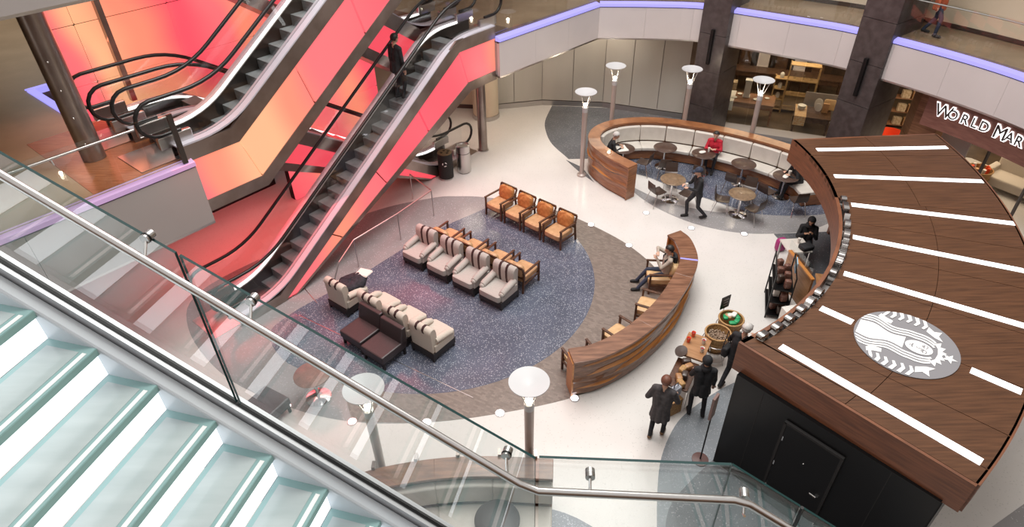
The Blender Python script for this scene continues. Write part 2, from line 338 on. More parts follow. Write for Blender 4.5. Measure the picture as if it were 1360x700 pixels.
# ------------------------------------------------------------------ level 1 slabs, fascias, walls
L1 = 4.6
FC = spline([(3.12, 22.34), (4.9, 22.16), (6.47, 21.85), (7.6, 21.1), (8.91, 20.15), (10.0, 19.3), (10.75, 18.4), (11.86, 16.79), (12.66, 15.25), (13.3, 13.2), (13.6, 11)], 8)
FS = [SN(14.25, -12.5), (3.12, 22.34)]
def fascia(p, z0, z1, n, m, nm):
    q, l = resample(p, n*4+1); root = struct('trim_'+nm, wall_strip(q, .10, .5, z0+.02, z1-.16), M_fasciagrey)
    for i in range(n):
        seg = q[i*4:i*4+5]; seg = [(seg[0][0]*.995+seg[1][0]*.005, seg[0][1]*.995+seg[1][1]*.005)]+seg[1:-1]+[(seg[-1][0]*.995+seg[-2][0]*.005, seg[-1][1]*.995+seg[-2][1]*.005)]
        obj('fascia_panel', wall_strip(seg, 0, .10, z0, z1-.17), m, root)
    obj('dark_reveal', wall_strip(q, .02, .3, z1-.19, z1-.14), M_blackmatt, root)
    obj('edge_light', MB().loft([[(a[0], a[1], z1-.14), (a[0], a[1], z1-.05), (b2[0], b2[1], z1), (b2[0], b2[1], z1-.14)] for a, b2 in zip(off(q, -.02), off(q, .16))]), M_led if nm != '3' else M_ledpink, root)
    obj('bottom_trim', wall_strip(q, .0, .5, z0-.05, z0), M_steel, root); return root
def balustrade(name, label, p, z, n, h=1.1):
    q, l = resample(p, n*4+1); t = thing(name, label, 'balustrade', (q[0][0], q[0][1], z)); o = Vector((q[0][0], q[0][1], 0))
    for i in range(n):
        mb = wall_strip(q[i*4:i*4+5], .165, .18, 0, h); mb.v = [(x-o.x, y-o.y, zz) for x, y, zz in mb.v]; obj('glass_panel', mb, M_glass, t)
    obj('handrail', MB().tube([(x-o.x, y-o.y, h-.08) for x, y in off(q, .25)], .022, 8), M_steel, t)
fascia(FS, 3.42, L1, 3, M_fascia, '1'); fascia(FC, 3.42, L1, 11, M_fascia, '2')
balustrade('glass_balustrade', 'frameless glass balustrade above the straight fascia at the escalator top', FS, L1, 4)
balustrade('glass_balustrade', 'long curved glass balustrade above the fascia over the shopfronts', FC, L1, 11)
# slabs
fl1 = struct('floor', MB().prism([SN(14.4, -12.9), (2.9, 22.5)]+off(FC, .35)+[(20, 11), (22, 30), (0, 34), SN(14.25, -22)], L1-.9, L1-.01), M_tan)
PLT = [SN(4.75, -12.6), SN(4.75, -16.1), SN(4.1, -16.1), SN(4.1, -40), SN(-20, -40), SN(-20, -12.6)]
plf = struct('floor', MB().prism(PLT, L1-.9, L1-.01).prism([SN(4.1, -19.36), SN(22, -19.36), SN(22, -48), SN(4.1, -48)], L1-.9, L1-.01), M_tan2)
struct('wood_floor_patch', MB().prism([SN(4.7, -12.7), SN(4.7, -16), SN(2.9, -16), SN(2.9, -12.7)], L1-.02, L1-.004), wood('platform_wood', (.30, .10, .04), (.42, .16, .07), (4, 30, 4), .25), plf)
fascia([SN(-8, -12.5), SN(4.78, -12.5)], 3.12, L1, 4, M_fasciagrey, '3')
fascia([SN(-9, -12.5), SN(5.2, -12.5)], 7.88, 9.2, 4, M_fasciagrey, '4')
struct('ceiling', MB().prism([SN(4.9, -12.7), SN(4.9, -40), SN(-20, -40), SN(-20, -12.7)], 8.9, 9.1), M_beige)
struct('trim_5', MB().prism([SN(4.2, -16.1), SN(4.2, -19.2), SN(4.02, -19.2), SN(4.02, -16.1)], L1-.12, L1+.03), M_led)
struct('trim_6', MB().prism([SN(4.2, -19.2), SN(9, -19.2), SN(9, -19.35), SN(4.02, -19.35)], L1-.12, L1+.03), M_led)
# back walls on the floor level
bw = [(-.9, 24.3), (1.35, 24.72), (3.75, 24.37), (6.75, 23.1)]
root = struct('wall_back', wall_strip(resample(bw, 25)[0], .05, .3, 0, 3.6), M_fasciagrey)
for i in range(len(bw)-1):
    nseg = (2, 2, 3)[i]
    for j in range(nseg):
        a = [bw[i][k]+(bw[i+1][k]-bw[i][k])*(j/nseg+.004) for k in (0, 1)]; b2 = [bw[i][k]+(bw[i+1][k]-bw[i][k])*((j+1)/nseg-.004) for k in (0, 1)]
        obj('wall_panel', wall_strip([a, b2], 0, .05, .22, 3.45), M_backwall, root, bevel=.004)
obj('metal_baseboard', wall_strip(bw, -.03, .05, 0, .2), M_steel, root)
struct('wall_left', wall_strip([SN(14.3, -22), SN(17.4, -17.5), SN(18.2, -16.2), (-.9, 24.3)], 0, .2, 0, 3.7), M_beige)
struct('baseboard_left', wall_strip([SN(14.3, -22), SN(17.4, -17.5), SN(18.2, -16.2), (-.9, 24.3)], -.03, 0, 0, .16), M_darksteel)
q = off(FC, 2.1)
struct('wall_upper', wall_strip([SN(14.6, -19), SN(17.6, -15.2), (1.4, 23.3), (3.2, 24.3)]+q[4:], 0, .2, L1, 9), M_beige)
struct('baseboard_upper', wall_strip(off(FC, 2.08)[4:], 0, .03, L1, L1+.12), M_darksteel)
for s0 in (0, 3, 6): struct('trim_7', MB().box((*SN(2, -20-s0*1.5), 6.7), (.5, .9, 4.2), .86), (M_beige, M_storewood, M_beige)[s0//3])
struct('wall_platform', MB().prism([SN(24, -34), SN(24, -34.3), SN(-14, -34.3), SN(-14, -34)], L1, 9), M_storewood)
# the rest of the atrium shell, out of frame: upper gallery slab, rear gallery and walls
q = off(FC, .1)
struct('ceiling', MB().prism([SN(14.25, -12.3)]+q+[(22, 11), (24, 32), (0, 36), SN(14.25, -22)], 9.0, 9.3), M_fasciagrey)
struct('floor', MB().prism([(-14, -9), (16, -9), (16, -.75), (-14, -.75)], 8.7, 9.1), M_tan)
struct('wall_rear', MB().box((1, -9.2, 8), (34, .4, 16)), M_storewood)
struct('wall_right', MB().box((22.5, 8, 8), (.4, 40, 16)), M_beige)
struct('wall_front', MB().box((2, 38, 8), (46, .4, 16)), M_beige)
struct('wall_side', MB().box((-30, 8, 8), (.4, 60, 16)), M_storewood)
# round columns
c = thing('round_column', 'thick cream round column behind the escalator support', 'column', (*SN(17.45, -16.1), 0)); obj('shaft', MB().lathe([(.5, 0), (.5, 3.9)], 28), M_beige, c, smooth=True); obj('collar', MB().lathe([(.53, 0), (.53, .16), (.5, .17)], 28), M_steel, c, smooth=True)
c = thing('support_column', 'slim bronze steel column under the escalator top', 'column', (*SN(15.27, -14.3), 0)); obj('shaft', MB().lathe([(.16, 0), (.16, 3.5)], 20), M_bronzesteel, c, smooth=True); obj('base_plate', MB().lathe([(.2, 0), (.2, .03)], 20), M_steel, c)
c = thing('round_column', 'tall bronze steel column rising from the left upper platform', 'column', (*SN(3.55, -14.2), L1)); obj('shaft', MB().lathe([(.22, 0), (.22, 4.3)], 24), M_bronzesteel, c, smooth=True)
for k in range(4): obj('bolt', MB().ball((.225*cos(-1.2), .225*sin(-1.2), .4+k*.55), .02, 8, 6), M_steel, c)
# red luminous wall
root = struct('wall_red', MB().prism([SN(4.3, -16.75), SN(12.85, -16.75), SN(12.85, -16.95), SN(4.3, -16.95)], 3.9, 9.6).prism([SN(9, -16.75), SN(12.85, -16.75), SN(12.85, -16.95), SN(9, -16.95)], 0, 3.9), M_blackmatt)
zs = [0, 1.3, 2.6, 3.9, 5.19, 6.48, 7.8, 9.6]; ss = [4.35, 4.9, 7.0, 9.0, 11.0, 12.83]
struct('wall_painted_shade', MB().prism([SN(2, -18.1), SN(9.2, -18.1), SN(9.2, -18.3), SN(2, -18.3)], 0, 4), M_blackmatt)  # black sheet: shade beneath the down escalator put in as colour
for i in range(len(ss)-1):
    for j in range(len(zs)-1):
        if ss[i] < 8.5 and zs[j] < 3.8: continue
        obj('light_panel', MB().prism([SN(ss[i]+.018, -16.75), SN(ss[i+1]-.018, -16.75), SN(ss[i+1]-.018, -16.65), SN(ss[i]+.018, -16.65)], zs[j]+.018, zs[j+1]-.018), M_redwall, root)
for s0, wd in ((4.3, .08), (5.45, .16)): obj('post', MB().box((*SN(s0, -16.55), 7.1), (.12, wd, 5), atan2(dy, dx)), M_bronzesteel, root)

# ------------------------------------------------------------------ escalators
def escalator(label, nc, prof, m_panel, th=(.34, 1.30, 1.58)):
    """prof: four (s, z) points of the deck line from one landing over the slope to the other"""
    s0 = prof[0]; base = SN(s0[0], nc); lo = min(prof[0][1], prof[3][1])
    t = thing('escalator', label, 'escalator', (*base, lo))
    W = lambda s, n, z: (SN(s, nc+n)[0]-base[0], SN(s, nc+n)[1]-base[1], z-lo)
    hw = .66; P = prof
    def offs(dn):           # perpendicular offset of the deck polyline
        out = []
        for i, (s, z) in enumerate(P):
            a = P[max(i-1, 0)]; c2 = P[min(i+1, 3)]
            d1 = Vector((s-a[0], z-a[1])) if i else Vector((1, 0)); d2 = Vector((c2[0]-s, c2[1]-z)) if i < 3 else Vector((1, 0))
            d1.normalize(); d2.normalize(); n1 = Vector((-d1.y, d1.x)); n2 = Vector((-d2.y, d2.x)); m2 = (n1+n2).normalized(); k2 = dn/m2.dot(n1)
            out.append((s+m2.x*k2, z+m2.y*k2))
        return out
    def clampz(L): return [(s, max(z, .012)) for s, z in L]
    D = .27
    A0, A1, A2, A3 = offs(D), clampz(offs(D-th[0])), clampz(offs(D-th[1])), clampz(offs(D-th[2]))
    A0 = [(s, z) for s, z in A0]
    for side in (-1, 1):
        def slab(U, V, th, o, nm, m, i0=0, i1=3):
            for i in range(i0, i1):
                a, b2, c2, d2 = U[i], U[i+1], V[i+1], V[i]
                if max(a[1]-d2[1], b2[1]-c2[1]) < .03: continue
                mb = MB(); n0, n1 = side*(hw+o), side*(hw+o-th)
                vs = [W(p[0], q2, p[1]) for q2 in (n0, n1) for p in (a, b2, c2, d2)]
                mb.add(vs, [(0, 1, 2, 3), (7, 6, 5, 4), (0, 4, 5, 1), (1, 5, 6, 2), (2, 6, 7, 3), (3, 7, 4, 0)]); obj(nm, mb, m, t)
        slab(A0, A1, .06, .02, 'truss_band', M_bronzesteel)
        # luminous side panels, cut into lengths
        U, V = A1, A2
        for i in range(3):
            k = 4 if i == 1 else 1
            for j in range(k):
                f0, f1 = j/k+.003, (j+1)/k-.003; lp = lambda p, q2, f: (p[0]+(q2[0]-p[0])*f, p[1]+(q2[1]-p[1])*f)
                a, b2, c2, d2 = lp(U[i], U[i+1], f0), lp(U[i], U[i+1], f1), lp(V[i], V[i+1], f1), lp(V[i], V[i+1], f0)
                if max(a[1]-d2[1], b2[1]-c2[1]) < .05: continue
                mb = MB(); vs = [W(p[0], q2, p[1]) for q2 in (side*hw, side*(hw-.08)) for p in (a, b2, c2, d2)]
                mb.add(vs, [(0, 1, 2, 3), (7, 6, 5, 4), (0, 4, 5, 1), (1, 5, 6, 2), (2, 6, 7, 3), (3, 7, 4, 0)]); obj('light_panel', mb, m_panel, t)
        slab(A2, A3, .06, .02, 'truss_band', M_bronzesteel)
        # deck
        def rail(prof2, n0, n1, h0, h1, nm, m, path=A0):
            mb = MB().loft([[W(s, side*n0, z+h0), W(s, side*n1, z+h0), W(s, side*n1, z+h1), W(s, side*n0, z+h1)] for s, z in prof2]); obj(nm, mb, m, t)
        fine = []
        for i in range(4):
            if i in (1, 2):
                a, c2, p = A0[i-1], A0[i+1], A0[i]
                la = hypot(p[0]-a[0], p[1]-a[1]); lc = hypot(c2[0]-p[0], c2[1]-p[1]); r2 = .7
                q0 = (p[0]+(a[0]-p[0])*r2/la, p[1]+(a[1]-p[1])*r2/la); q1 = (p[0]+(c2[0]-p[0])*r2/lc, p[1]+(c2[1]-p[1])*r2/lc)
                for k in range(7):
                    f = k/6; fine.append(((1-f)**2*q0[0]+2*f*(1-f)*p[0]+f*f*q1[0], (1-f)**2*q0[1]+2*f*(1-f)*p[1]+f*f*q1[1]))
            else: fine.append(A0[i])
        rail(fine, .68, .50, 0, .035, 'outer_deck', M_deck)
        rail(fine, .485, .41, -.02, .04, 'light_strip', M_strip if side < 0 else M_deck)
        rail(fine, .41, .37, -.60, .0, 'skirt', M_darksteel)
        rail(fine, .505, .49, .035, .93, 'glass_panel', M_glass)
        hr = [(s, z+1.0) for s, z in fine]; e0, e1 = hr[0], hr[-1]
        def loop(e, sg):
            cs, cz = e[0]+sg*.15, e[1]-.36
            return [(cs+sg*.36*sin(a), cz+.36*cos(a)) for a in [PI*i/8 for i in range(9)]]+[(e[0]-sg*.25, e[1]-.72)]
        sg0 = -1 if fine[0][0] < fine[-1][0] else 1
        pts = loop(e0, sg0)[::-1]+hr+loop(e1, -sg0)
        obj('handrail', MB().tube([W(s, side*.495, z) for s, z in pts], .042, 8), M_rubber, t, smooth=True)
        for e, sg in ((e0, sg0), (e1, -sg0)):
            obj('newel', MB().box(W(e[0]-sg*.1, side*.46, e[1]-.88), (.7, .12, .26), atan2(dy, dx)), M_steel, t, bevel=.02)
    # soffit
    obj('soffit', MB().loft([[W(s, -hw, z), W(s, hw, z), W(s, hw, z+.04), W(s, -hw, z+.04)] for s, z in A3]), M_darksteel, t)
    for e, sg in ((P[0], -1), (P[3], 1)):
        sgn = sg if P[0][0] < P[3][0] else -sg
        obj('landing_plate', MB().box(W(e[0]-sgn*.1, 0, e[1]+.008), (1.7, 1.05, .014), atan2(dy, dx)), M_steel, t)
    # steps
    a, c2 = P[1], P[2]; sl = (c2[1]-a[1])/(c2[0]-a[0]); run = .36*(1 if c2[0] > a[0] else -1); n = int(abs(c2[0]-a[0])/.36)
    for k in range(n+1):
        s = a[0]+run*k; z = a[1]+sl*run*k+.14
        mb = MB().add([W(s, -.36, z), W(s, .36, z), W(s+run*.98, .36, z), W(s+run*.98, -.36, z), W(s, -.36, z-.26), W(s, .36, z-.26), W(s+run*.98, .36, z-.1), W(s+run*.98, -.36, z-.1)],
                      [(0, 1, 2, 3), (0, 4, 5, 1), (4, 7, 6, 5), (3, 2, 6, 7), (0, 3, 7, 4), (1, 5, 6, 2)])
        obj('step', mb, M_step, t)
    obj('step_well', MB().loft([[W(s, -.37, z-.3), W(s, .37, z-.3), W(s, .37, z-.25), W(s, -.37, z-.25)] for s, z in P]), M_black, t)
    return t
escalator('lower up escalator with pink lit side and dark moving steps, nearest the lounge', -13.36, [(4.7, 0), (5.85, 0), (12.75, 4.6), (14.3, 4.6)], M_redA)
escalator('upper up escalator with amber lit side leaving the left platform', -13.30, [(4.6, 4.6), (5.85, 4.6), (12.75, 9.2), (14.3, 9.2)], M_amber)
escalator('lower down escalator behind the pink one, ending near the bins', -14.88, [(4.4, 4.6), (6.0, 4.6), (12.9, 0), (14.3, 0)], M_redB, (.38, 1.10, 1.38))
escalator('upper down escalator seen only at its foot beside the upper landing', -14.88, [(4.4, 9.2), (6.0, 9.2), (12.7, 4.6), (14.2, 4.6)], M_redB, (.38, 1.10, 1.38))
# added unseen area lamps that boost the red light of the backlit panels
lamp('added_panel_fill', 'AREA', (*SN(7.6, -15.4), 2.6), 170, (1, .05, .06), 6, 1.6, (math.radians(-12), 0, atan2(dy, dx)))
lamp('added_panel_fill', 'AREA', (*SN(9.6, -12.45), 2.2), 45, (1, .10, .12), 6, 1.6, (math.radians(-40), 0, atan2(dy, dx)))
lamp('added_panel_fill', 'AREA', (*SN(6.8, -12.45), 4.6), 70, (1, .14, .12), 5, 1.8, (math.radians(-42), 0, atan2(dy, dx)))
lamp('added_panel_fill', 'AREA', (*SN(4.9, -16.4), 6.2), 40, (1, .25, .14), 2.5, 2, (math.radians(-40), 0, atan2(dy, dx)))
# downlights in the soffit of the upper floor
for q in ((.6, 22.6), (3.6, 23.4), (-1.2, 21.6)): lamp('soffit_downlight', 'AREA', (*q, 3.6), 40, (1, .86, .68), 1.6, 1.6)
# thin stainless floor rail beside the escalator foot
t = thing('floor_handrail', 'thin stainless handrail standing on the floor beside the lower escalator', 'handrail', (-4.1, 14.5, 0))
pts = [Vector(p)-Vector((-4.1, 14.5, 0)) for p in ((-4.55, 13.6, .55), (-4.2, 14.1, .9), (-3.2, 15.35, .9), (-2.35, 16.6, .9), (-3.1, 17.6, .9))]
obj('top_rail', MB().tube(pts, .02, 8), M_steel, t)
for p in pts[1:]: obj('post', MB().tube([p, (p.x, p.y, 0)], .016, 8), M_steel, t)
obj('post', MB().tube([pts[0], (pts[0].x-.2, pts[0].y-.3, 0)], .018, 8), M_steel, t)
# platform balustrade
a = SN(4.7, -12.53); t = thing('platform_balustrade', 'glass balustrade with stainless tube rail on the left platform edge', 'balustrade', (*a, L1))
W = lambda s, n, z: (SN(s, n)[0]-a[0], SN(s, n)[1]-a[1], z)
for s in (-8, -5, -2, 1.0): obj('glass_panel', MB().bar(W(s+.02, -12.53, .55), W(s+2.98 if s < 1 else 3.95, -12.53, .55), .015, 1.05), M_glass, t)
obj('handrail', MB().tube([W(-8, -12.6, .93), W(3.95, -12.6, .93)], .026, 10), M_steel, t, smooth=True)
obj('post', MB().box(W(4.62, -12.53, .5), (.10, .05, 1.05), atan2(dy, dx)), M_darksteel, t)
obj('glass_panel', MB().bar(W(3.97, -12.53, .55), W(4.57, -12.53, .55), .015, 1.05), M_glass, t)
for s in (0, 2.5): obj('bracket', MB().tube([W(s, -12.53, .83), W(s, -12.6, .92)], .012, 6), M_steel, t)

# ------------------------------------------------------------------ kiosk
KC, KR, OC, OR = (.48, 14.0), 7.0, (-1.27, 15.0), 12.45
def kin(t, R=KR): a = math.radians(10-71.4*t); return (KC[0]+R*cos(a), KC[1]+R*sin(a))
def kout(t): a = math.radians(1.7-54.9*t); return (OC[0]+OR*cos(a), OC[1]+OR*sin(a))
def kmix(t, f, Ri=KR):
    a, b2 = kin(t, Ri), kout(t); return (a[0]+(b2[0]-a[0])*f, a[1]+(b2[1]-a[1])*f)
T0, T1 = (10+13.5)/71.4, (10+59.3)/71.4          # the stretch of roof edge that carries the letters
def ri(t): return KR+.22 if T0 < t < T1 else KR
kiosk = thing('coffee_kiosk', 'coffee kiosk with curved walnut roof, lit strips and black rear wall', 'kiosk', (0, 0, 0))
cuts = [0, .10, .215, T0, .44, .56, .68, .80, .90, T1, 1.0]
for i in range(len(cuts)-1):
    ta, tb = cuts[i]+.0005, cuts[i+1]-.0005; n = 4
    for f0, f1 in ((0, .497), (.5, 1)):
        R = KR+.22 if (cuts[i] >= T0-1e-6 and cuts[i+1] <= T1+1e-6) else KR
        P = [kmix(ta+(tb-ta)*k/n, f0, R) for k in range(n+1)]+[kmix(tb-(tb-ta)*k/n, f1, R) for k in range(n+1)]
        obj('roof_panel', MB().prism(P, 2.9, 3.0), M_walnut, kiosk)
ts = [k/40 for k in range(41)]
inner = [kin(t) for t in ts]; outc = [kout(t) for t in ts]
core = [kin(t, ri(t)+.02) for t in ts]+[kmix(t, .995) for t in ts[::-1]]
obj('roof_core', MB().prism(core, 2.42, 2.9), M_blackmatt, kiosk)
obj('inner_fascia', wall_strip(inner, .0, .07, 2.38, 3.0), M_walnut_side, kiosk)
obj('outer_fascia', wall_strip(outc, -.03, .03, 2.38, 3.0), M_walnut_side, kiosk)
for nm, t in (('end_fascia', 0), ('front_fascia', 1)):
    a, b2 = kin(t), kout(t); obj(nm, wall_strip([a, b2], -.05, .0, 2.38, 2.998) if t else wall_strip([a, b2], 0, .05, 2.38, 2.998), M_walnut_side, kiosk)
tl = [T0+(T1-T0)*k/30 for k in range(31)]
obj('letter_ledge', wall_strip([kin(t) for t in tl], .07, .26, 2.74, 2.78), M_fasciagrey, kiosk)
# light strips let into the roof
for a, b2 in (((7.77, 14.64), (11.05, 14.62)), ((7.66, 13.3), (10.94, 12.92)), ((7.52, 12.04), (10.56, 11.17)), ((7.02, 10.81), (9.74, 9.58)), ((6.33, 9.62), (8.77, 8.07)), ((5.50, 8.64), (5.90, 8.25)), ((7.28, 7.08), (7.79, 6.61)), ((4.46, 7.70), (6.44, 5.37))):
    obj('light_strip', MB().bar((*a, 3.002), (*b2, 3.002), .15, .012), M_line, kiosk)
# roof emblem: crowned two-tailed mermaid in a disc, head pointing outwards
ec = Vector((6.55, 7.70, 3.004)); up = Vector((.80, -.60)); rt = Vector((up.y, -up.x))
em = obj('roof_emblem', MB().lathe([(.80, 0), (.80, .012), (.01, .013)], 64, (ec.x, ec.y, ec.z)), M_logogrey, kiosk)
ES = .80
def e2(x, y, h=.018): return (ec.x+(rt.x*x+up.x*y)*ES, ec.y+(rt.y*x+up.y*y)*ES, ec.z+h)
def inside(x, y, m=.985):
    r = hypot(x, y); return (x, y) if r < m else (x*m/r, y*m/r)
wm, gm = MB(), MB()
def poly(mb, P, h=.018):
    P = [inside(*p) for p in P]; mb.add([e2(x, y, h) for x, y in P], [list(range(len(P)))])
def band(mb, cl, wd, h=.018):
    L_, R_ = [], []
    for (x, y), m2, ww in zip(cl, normals(cl), wd if isinstance(wd, list) else [wd]*len(cl)): L_.append((x+m2[0]*ww, y+m2[1]*ww)); R_.append((x-m2[0]*ww, y-m2[1]*ww))
    for i in range(len(cl)-1): poly(mb, [L_[i], L_[i+1], R_[i+1], R_[i]], h)
def hair_x(y, o):
    head = .245*math.sqrt(max(0, 1-((y-.22)/.34)**2)) if y > .2 else .245-.055*min(1, (.2-y)/.25)
    return head+.045*sin((.2-y)*9.0)*min(1, max(0, (.2-y)*4))+.13*max(0, -.1-y)+o+.040
# torso flowing to the rim, a grey line short of the first strand
ty = [-.04-.05*k for k in range(19)]; tx = [max(.03, hair_x(y, 0)-.072) for y in ty]
for k in range(18): poly(wm, [(tx[k], ty[k]), (tx[k+1], ty[k+1]), (-tx[k+1], ty[k+1]), (-tx[k], ty[k])])
face_p = [(.20*cos(a), .24+.26*sin(a)) for a in [2*PI*k/28 for k in range(28)]]
poly(wm, face_p, .0225)
# hair: four wavy strands a side
for sx in (-1, 1):
    for k in range(3):
        o = .082*k; cl = []
        for j in range(33):
            y = .50-j/32*1.5; cl.append((sx*hair_x(y, o), min(y, .56+o*.6)))
        cl = [p for p in cl if hypot(*p) < 1.03]; band(wm, cl, .024, .0195+.0006*k)
# eyes, brows, nose, mouth
for sx in (-1, 1):
    band(gm, [(sx*.035, .335), (sx*.075, .315), (sx*.125, .335)], .012, .026); band(gm, [(sx*.03, .37), (sx*.08, .395), (sx*.14, .375)], .008, .026)
    band(gm, [(sx*.045, .305), (sx*.08, .285), (sx*.115, .305)], .006, .026)
band(gm, [(.03, .36), (.02, .25), (.035, .21), (-.01, .20)], .008, .026); band(gm, [(-.06, .125), (0, .105), (.06, .125)], .013, .026); band(gm, [(-.03, .075), (.03, .075)], .006, .026)
# crown and star
for sx in (-1, 1):
    poly(wm, [(sx*.0, .59), (sx*.0, .66), (sx*.12, .74), (sx*.14, .65), (sx*.27, .70), (sx*.26, .60), (sx*.40, .60), (sx*.31, .48), (sx*.18, .565)])
st = [((.15 if k % 2 == 0 else .062)*sin(k*PI/5), .80+(.15 if k % 2 == 0 else .062)*cos(k*PI/5)) for k in range(10)]
for k in range(0, 10, 2): poly(wm, [(0, .80), st[k-1], st[k], st[(k+1) % 10]], .02)
# fins and tail scales along both sides
for sx in (-1, 1):
    poly(wm, [(sx*.62, .28), (sx*.50, .46), (sx*.46, .62), (sx*.60, .52), (sx*.76, .56), (sx*.70, .42), (sx*.80, .30)])
    for k in range(6):
        y = .20-k*.155; x0, x1 = .70-.02*abs(k-2), .98; dyy = -.06
        band(wm, [(sx*x0, y), (sx*(x0*.6+x1*.4), y+.05), (sx*x1, y+dyy+.05)], [.026, .036, .042], .023+.0004*k)
    poly(wm, [(sx*.46, -.38), (sx*.58, -.36), (sx*.62, -.50), (sx*.70, -.62), (sx*.58, -.66), (sx*.48, -.56)])
e1 = obj('emblem_figure', wm, M_logowhite, em); e1['label'] = 'white crowned figure on the disc'; obj('emblem_face', gm, M_logogrey, em)
# text helper
def text_mesh(ch, size, ext, bevel=0., off_=0.):
    cu_ = bpy.data.curves.new('t', 'FONT'); cu_.body = ch; cu_.size = size; cu_.extrude = ext; cu_.bevel_depth = bevel; cu_.offset = off_; cu_.resolution_u = 3
    o = bpy.data.objects.new('t', cu_); COL.objects.link(o); bpy.context.view_layer.update()
    dg = bpy.context.evaluated_depsgraph_get(); me = bpy.data.meshes.new_from_object(o.evaluated_get(dg)); bpy.data.objects.remove(o); bpy.data.curves.remove(cu_)
    xs = [v.co.x for v in me.vertices] or [0]; c = (min(xs)+max(xs))/2
    for v in me.vertices: v.co.x -= c
    return me
def put_letter(name, ch, size, ext, m, parent, loc, xdir, zup=(0, 0, 1), off_=0., sx=1.):
    me = text_mesh(ch, size, ext, .0, off_); me.materials.clear(); me.materials.append(m)
    X = Vector(xdir).normalized(); Z = Vector(zup); Y = X.cross(Z)*-1
    Rm = Matrix((X*sx, Z, X.cross(Z))).transposed()
    for v in me.vertices: v.co = Rm @ v.co
    o = bpy.data.objects.new(name, me); COL.objects.link(o); o.parent = parent; o.location = loc; return o
txt = 'STARBUCKS COFFEE'
sign = bpy.data.objects.new('letter_sign', None); COL.objects.link(sign); sign.parent = kiosk; sign.location = (0, 0, 2.78)
for i, ch in enumerate(txt):
    if ch == ' ': continue
    a = math.radians(-14.6-44.0*i/(len(txt)-1)); p = (KC[0]+(KR+.145)*cos(a), KC[1]+(KR+.145)*sin(a))
    put_letter('letter', ch, .48, .055, M_letter, sign, (p[0], p[1], .0), (sin(a), -cos(a), 0), sx=.95, off_=.012)
# walls under the roof
wc = (3.81, 7.62); we = (6.10, 4.95)
kw = kiosk
rear = [wc, (5.96, 5.12)]
obj('rear_wall', wall_strip(rear, 0.02, .14, 0, 2.42), M_black, kw)
u = Vector((rear[1][0]-wc[0], rear[1][1]-wc[1], 0)); ul = u.length; u.normalize(); nv = Vector((u.y, -u.x, 0))   # outward normal
if nv.y > 0: nv = -nv
def rw(d, z, o): return Vector((wc[0], wc[1], 0))+u*d+nv*o+Vector((0, 0, z))
ang = atan2(u.y, u.x)
door = obj('door', MB().box(rw(1.5, 1.05, .0), (.92, .05, 2.06), ang), M_black, kw, bevel=.006)
fr = MB()
for d in (1.02, 1.98): fr.box(rw(d, 1.06, .005), (.045, .06, 2.12), ang)
fr.box(rw(1.5, 2.11, .005), (1.0, .06, .045), ang); obj('door_frame', fr, M_blackmatt, kw)
for z in (.45, 1.1, 1.75): obj('hinge', MB().box(rw(1.06, z, .035), (.02, .012, .10), ang), M_chrome, door)
obj('door_handle', MB().tube([rw(1.87, 1.0, .03), rw(1.87, 1.0, .075), rw(1.76, 1.02, .085)], .012, 8).lathe([(.03, -.0), (.03, .01)], 12, rw(1.87, 1.0, .03)), M_chrome, door)
obj('peephole', MB().ball(rw(1.5, 1.5, .03), .014, 8, 6), M_chrome, door)
for d in (.52, 2.62): obj('wall_joint', MB().box(rw(d, 1.2, -.019), (.012, .006, 2.4), ang), M_blackmatt, kw)
obj('outer_wall', wall_strip([kmix(t, .93) for t in ts[::2]], -.06, .06, 0, 2.42), M_black, kw)
obj('end_wall', wall_strip([kmix(.012, .45), kmix(.012, .93)], 0, .1, 0, 2.42), M_walnut_side, kw)
cn = [kin(t, KR+.05) for t in [.36+.5*k/20 for k in range(21)]]
obj('counter_front', wall_strip(cn, .10, .16, 0, 1.0), M_oak, kw); obj('counter_top', wall_strip(cn, .0, .62, 1.0, 1.05), M_oak, kw)
obj('inner_floor', MB().prism([kin(t, KR+.2) for t in ts]+[kmix(t, .92) for t in ts[::-1]], .0, .01), M_dark, kw)

# ------------------------------------------------------------------ curved bench wall
def carved(mb, p, o, z0, z1, amp, nz=18, seed=0., sgn=1):
    """wavy carved facade: relief runs in long horizontal lens shapes"""
    N_ = normals(p); n = len(p); l = 0; U = [0]
    for i in range(1, n): l += hypot(p[i][0]-p[i-1][0], p[i][1]-p[i-1][1]); U.append(l)
    secs = []
    for i in range(n):
        col = []
        for j in range(nz+1):
            v = j/nz; z = z0+(z1-z0)*v
            ph = v*2*PI*2.6+1.5*sin(U[i]*1.15+seed)+.8*sin(U[i]*.55+seed*2)
            h = amp*max(0, sin(ph))**1.5*min(1, 6*v*(1-v)*1.5)*(.55+.45*sin(U[i]*.9+v*5+seed)) + amp*.15*sin(ph*2)
            col.append((p[i][0]+N_[i][0]*(o+sgn*h), p[i][1]+N_[i][1]*(o+sgn*h), z))
        secs.append(col)
    return mb.loft(secs, False, False)
bo = resample(spline([(1.23, 9.29), (1.83, 9.44), (2.7, 9.98), (3.6, 10.92), (4.3, 12.0), (4.62, 12.78), (4.64, 13.6), (4.46, 14.02)], 8), 61)[0]
bench = thing('curved_bench_wall', 'long curved walnut bench wall with flat top and carved wavy outer face', 'bench', (0, 0, 0))
for i in range(3): obj('top', wall_strip(bo[i*20:i*20+21], -.0, .44, 1.0, 1.055), M_benchtop, bench, bevel=.008)
obj('carved_face', carved(MB(), bo, .055, .04, 1.0, .055, sgn=-1), M_bench, bench, smooth=True)
obj('core', wall_strip(bo, .10, .26, 0.03, 1.0), M_bench, bench)
obj('inner_face', wall_strip(bo, .26, .30, .03, 1.0), M_orange, bench)
obj('plinth', wall_strip(bo, .10, .22, 0, .05), M_blackmatt, bench)
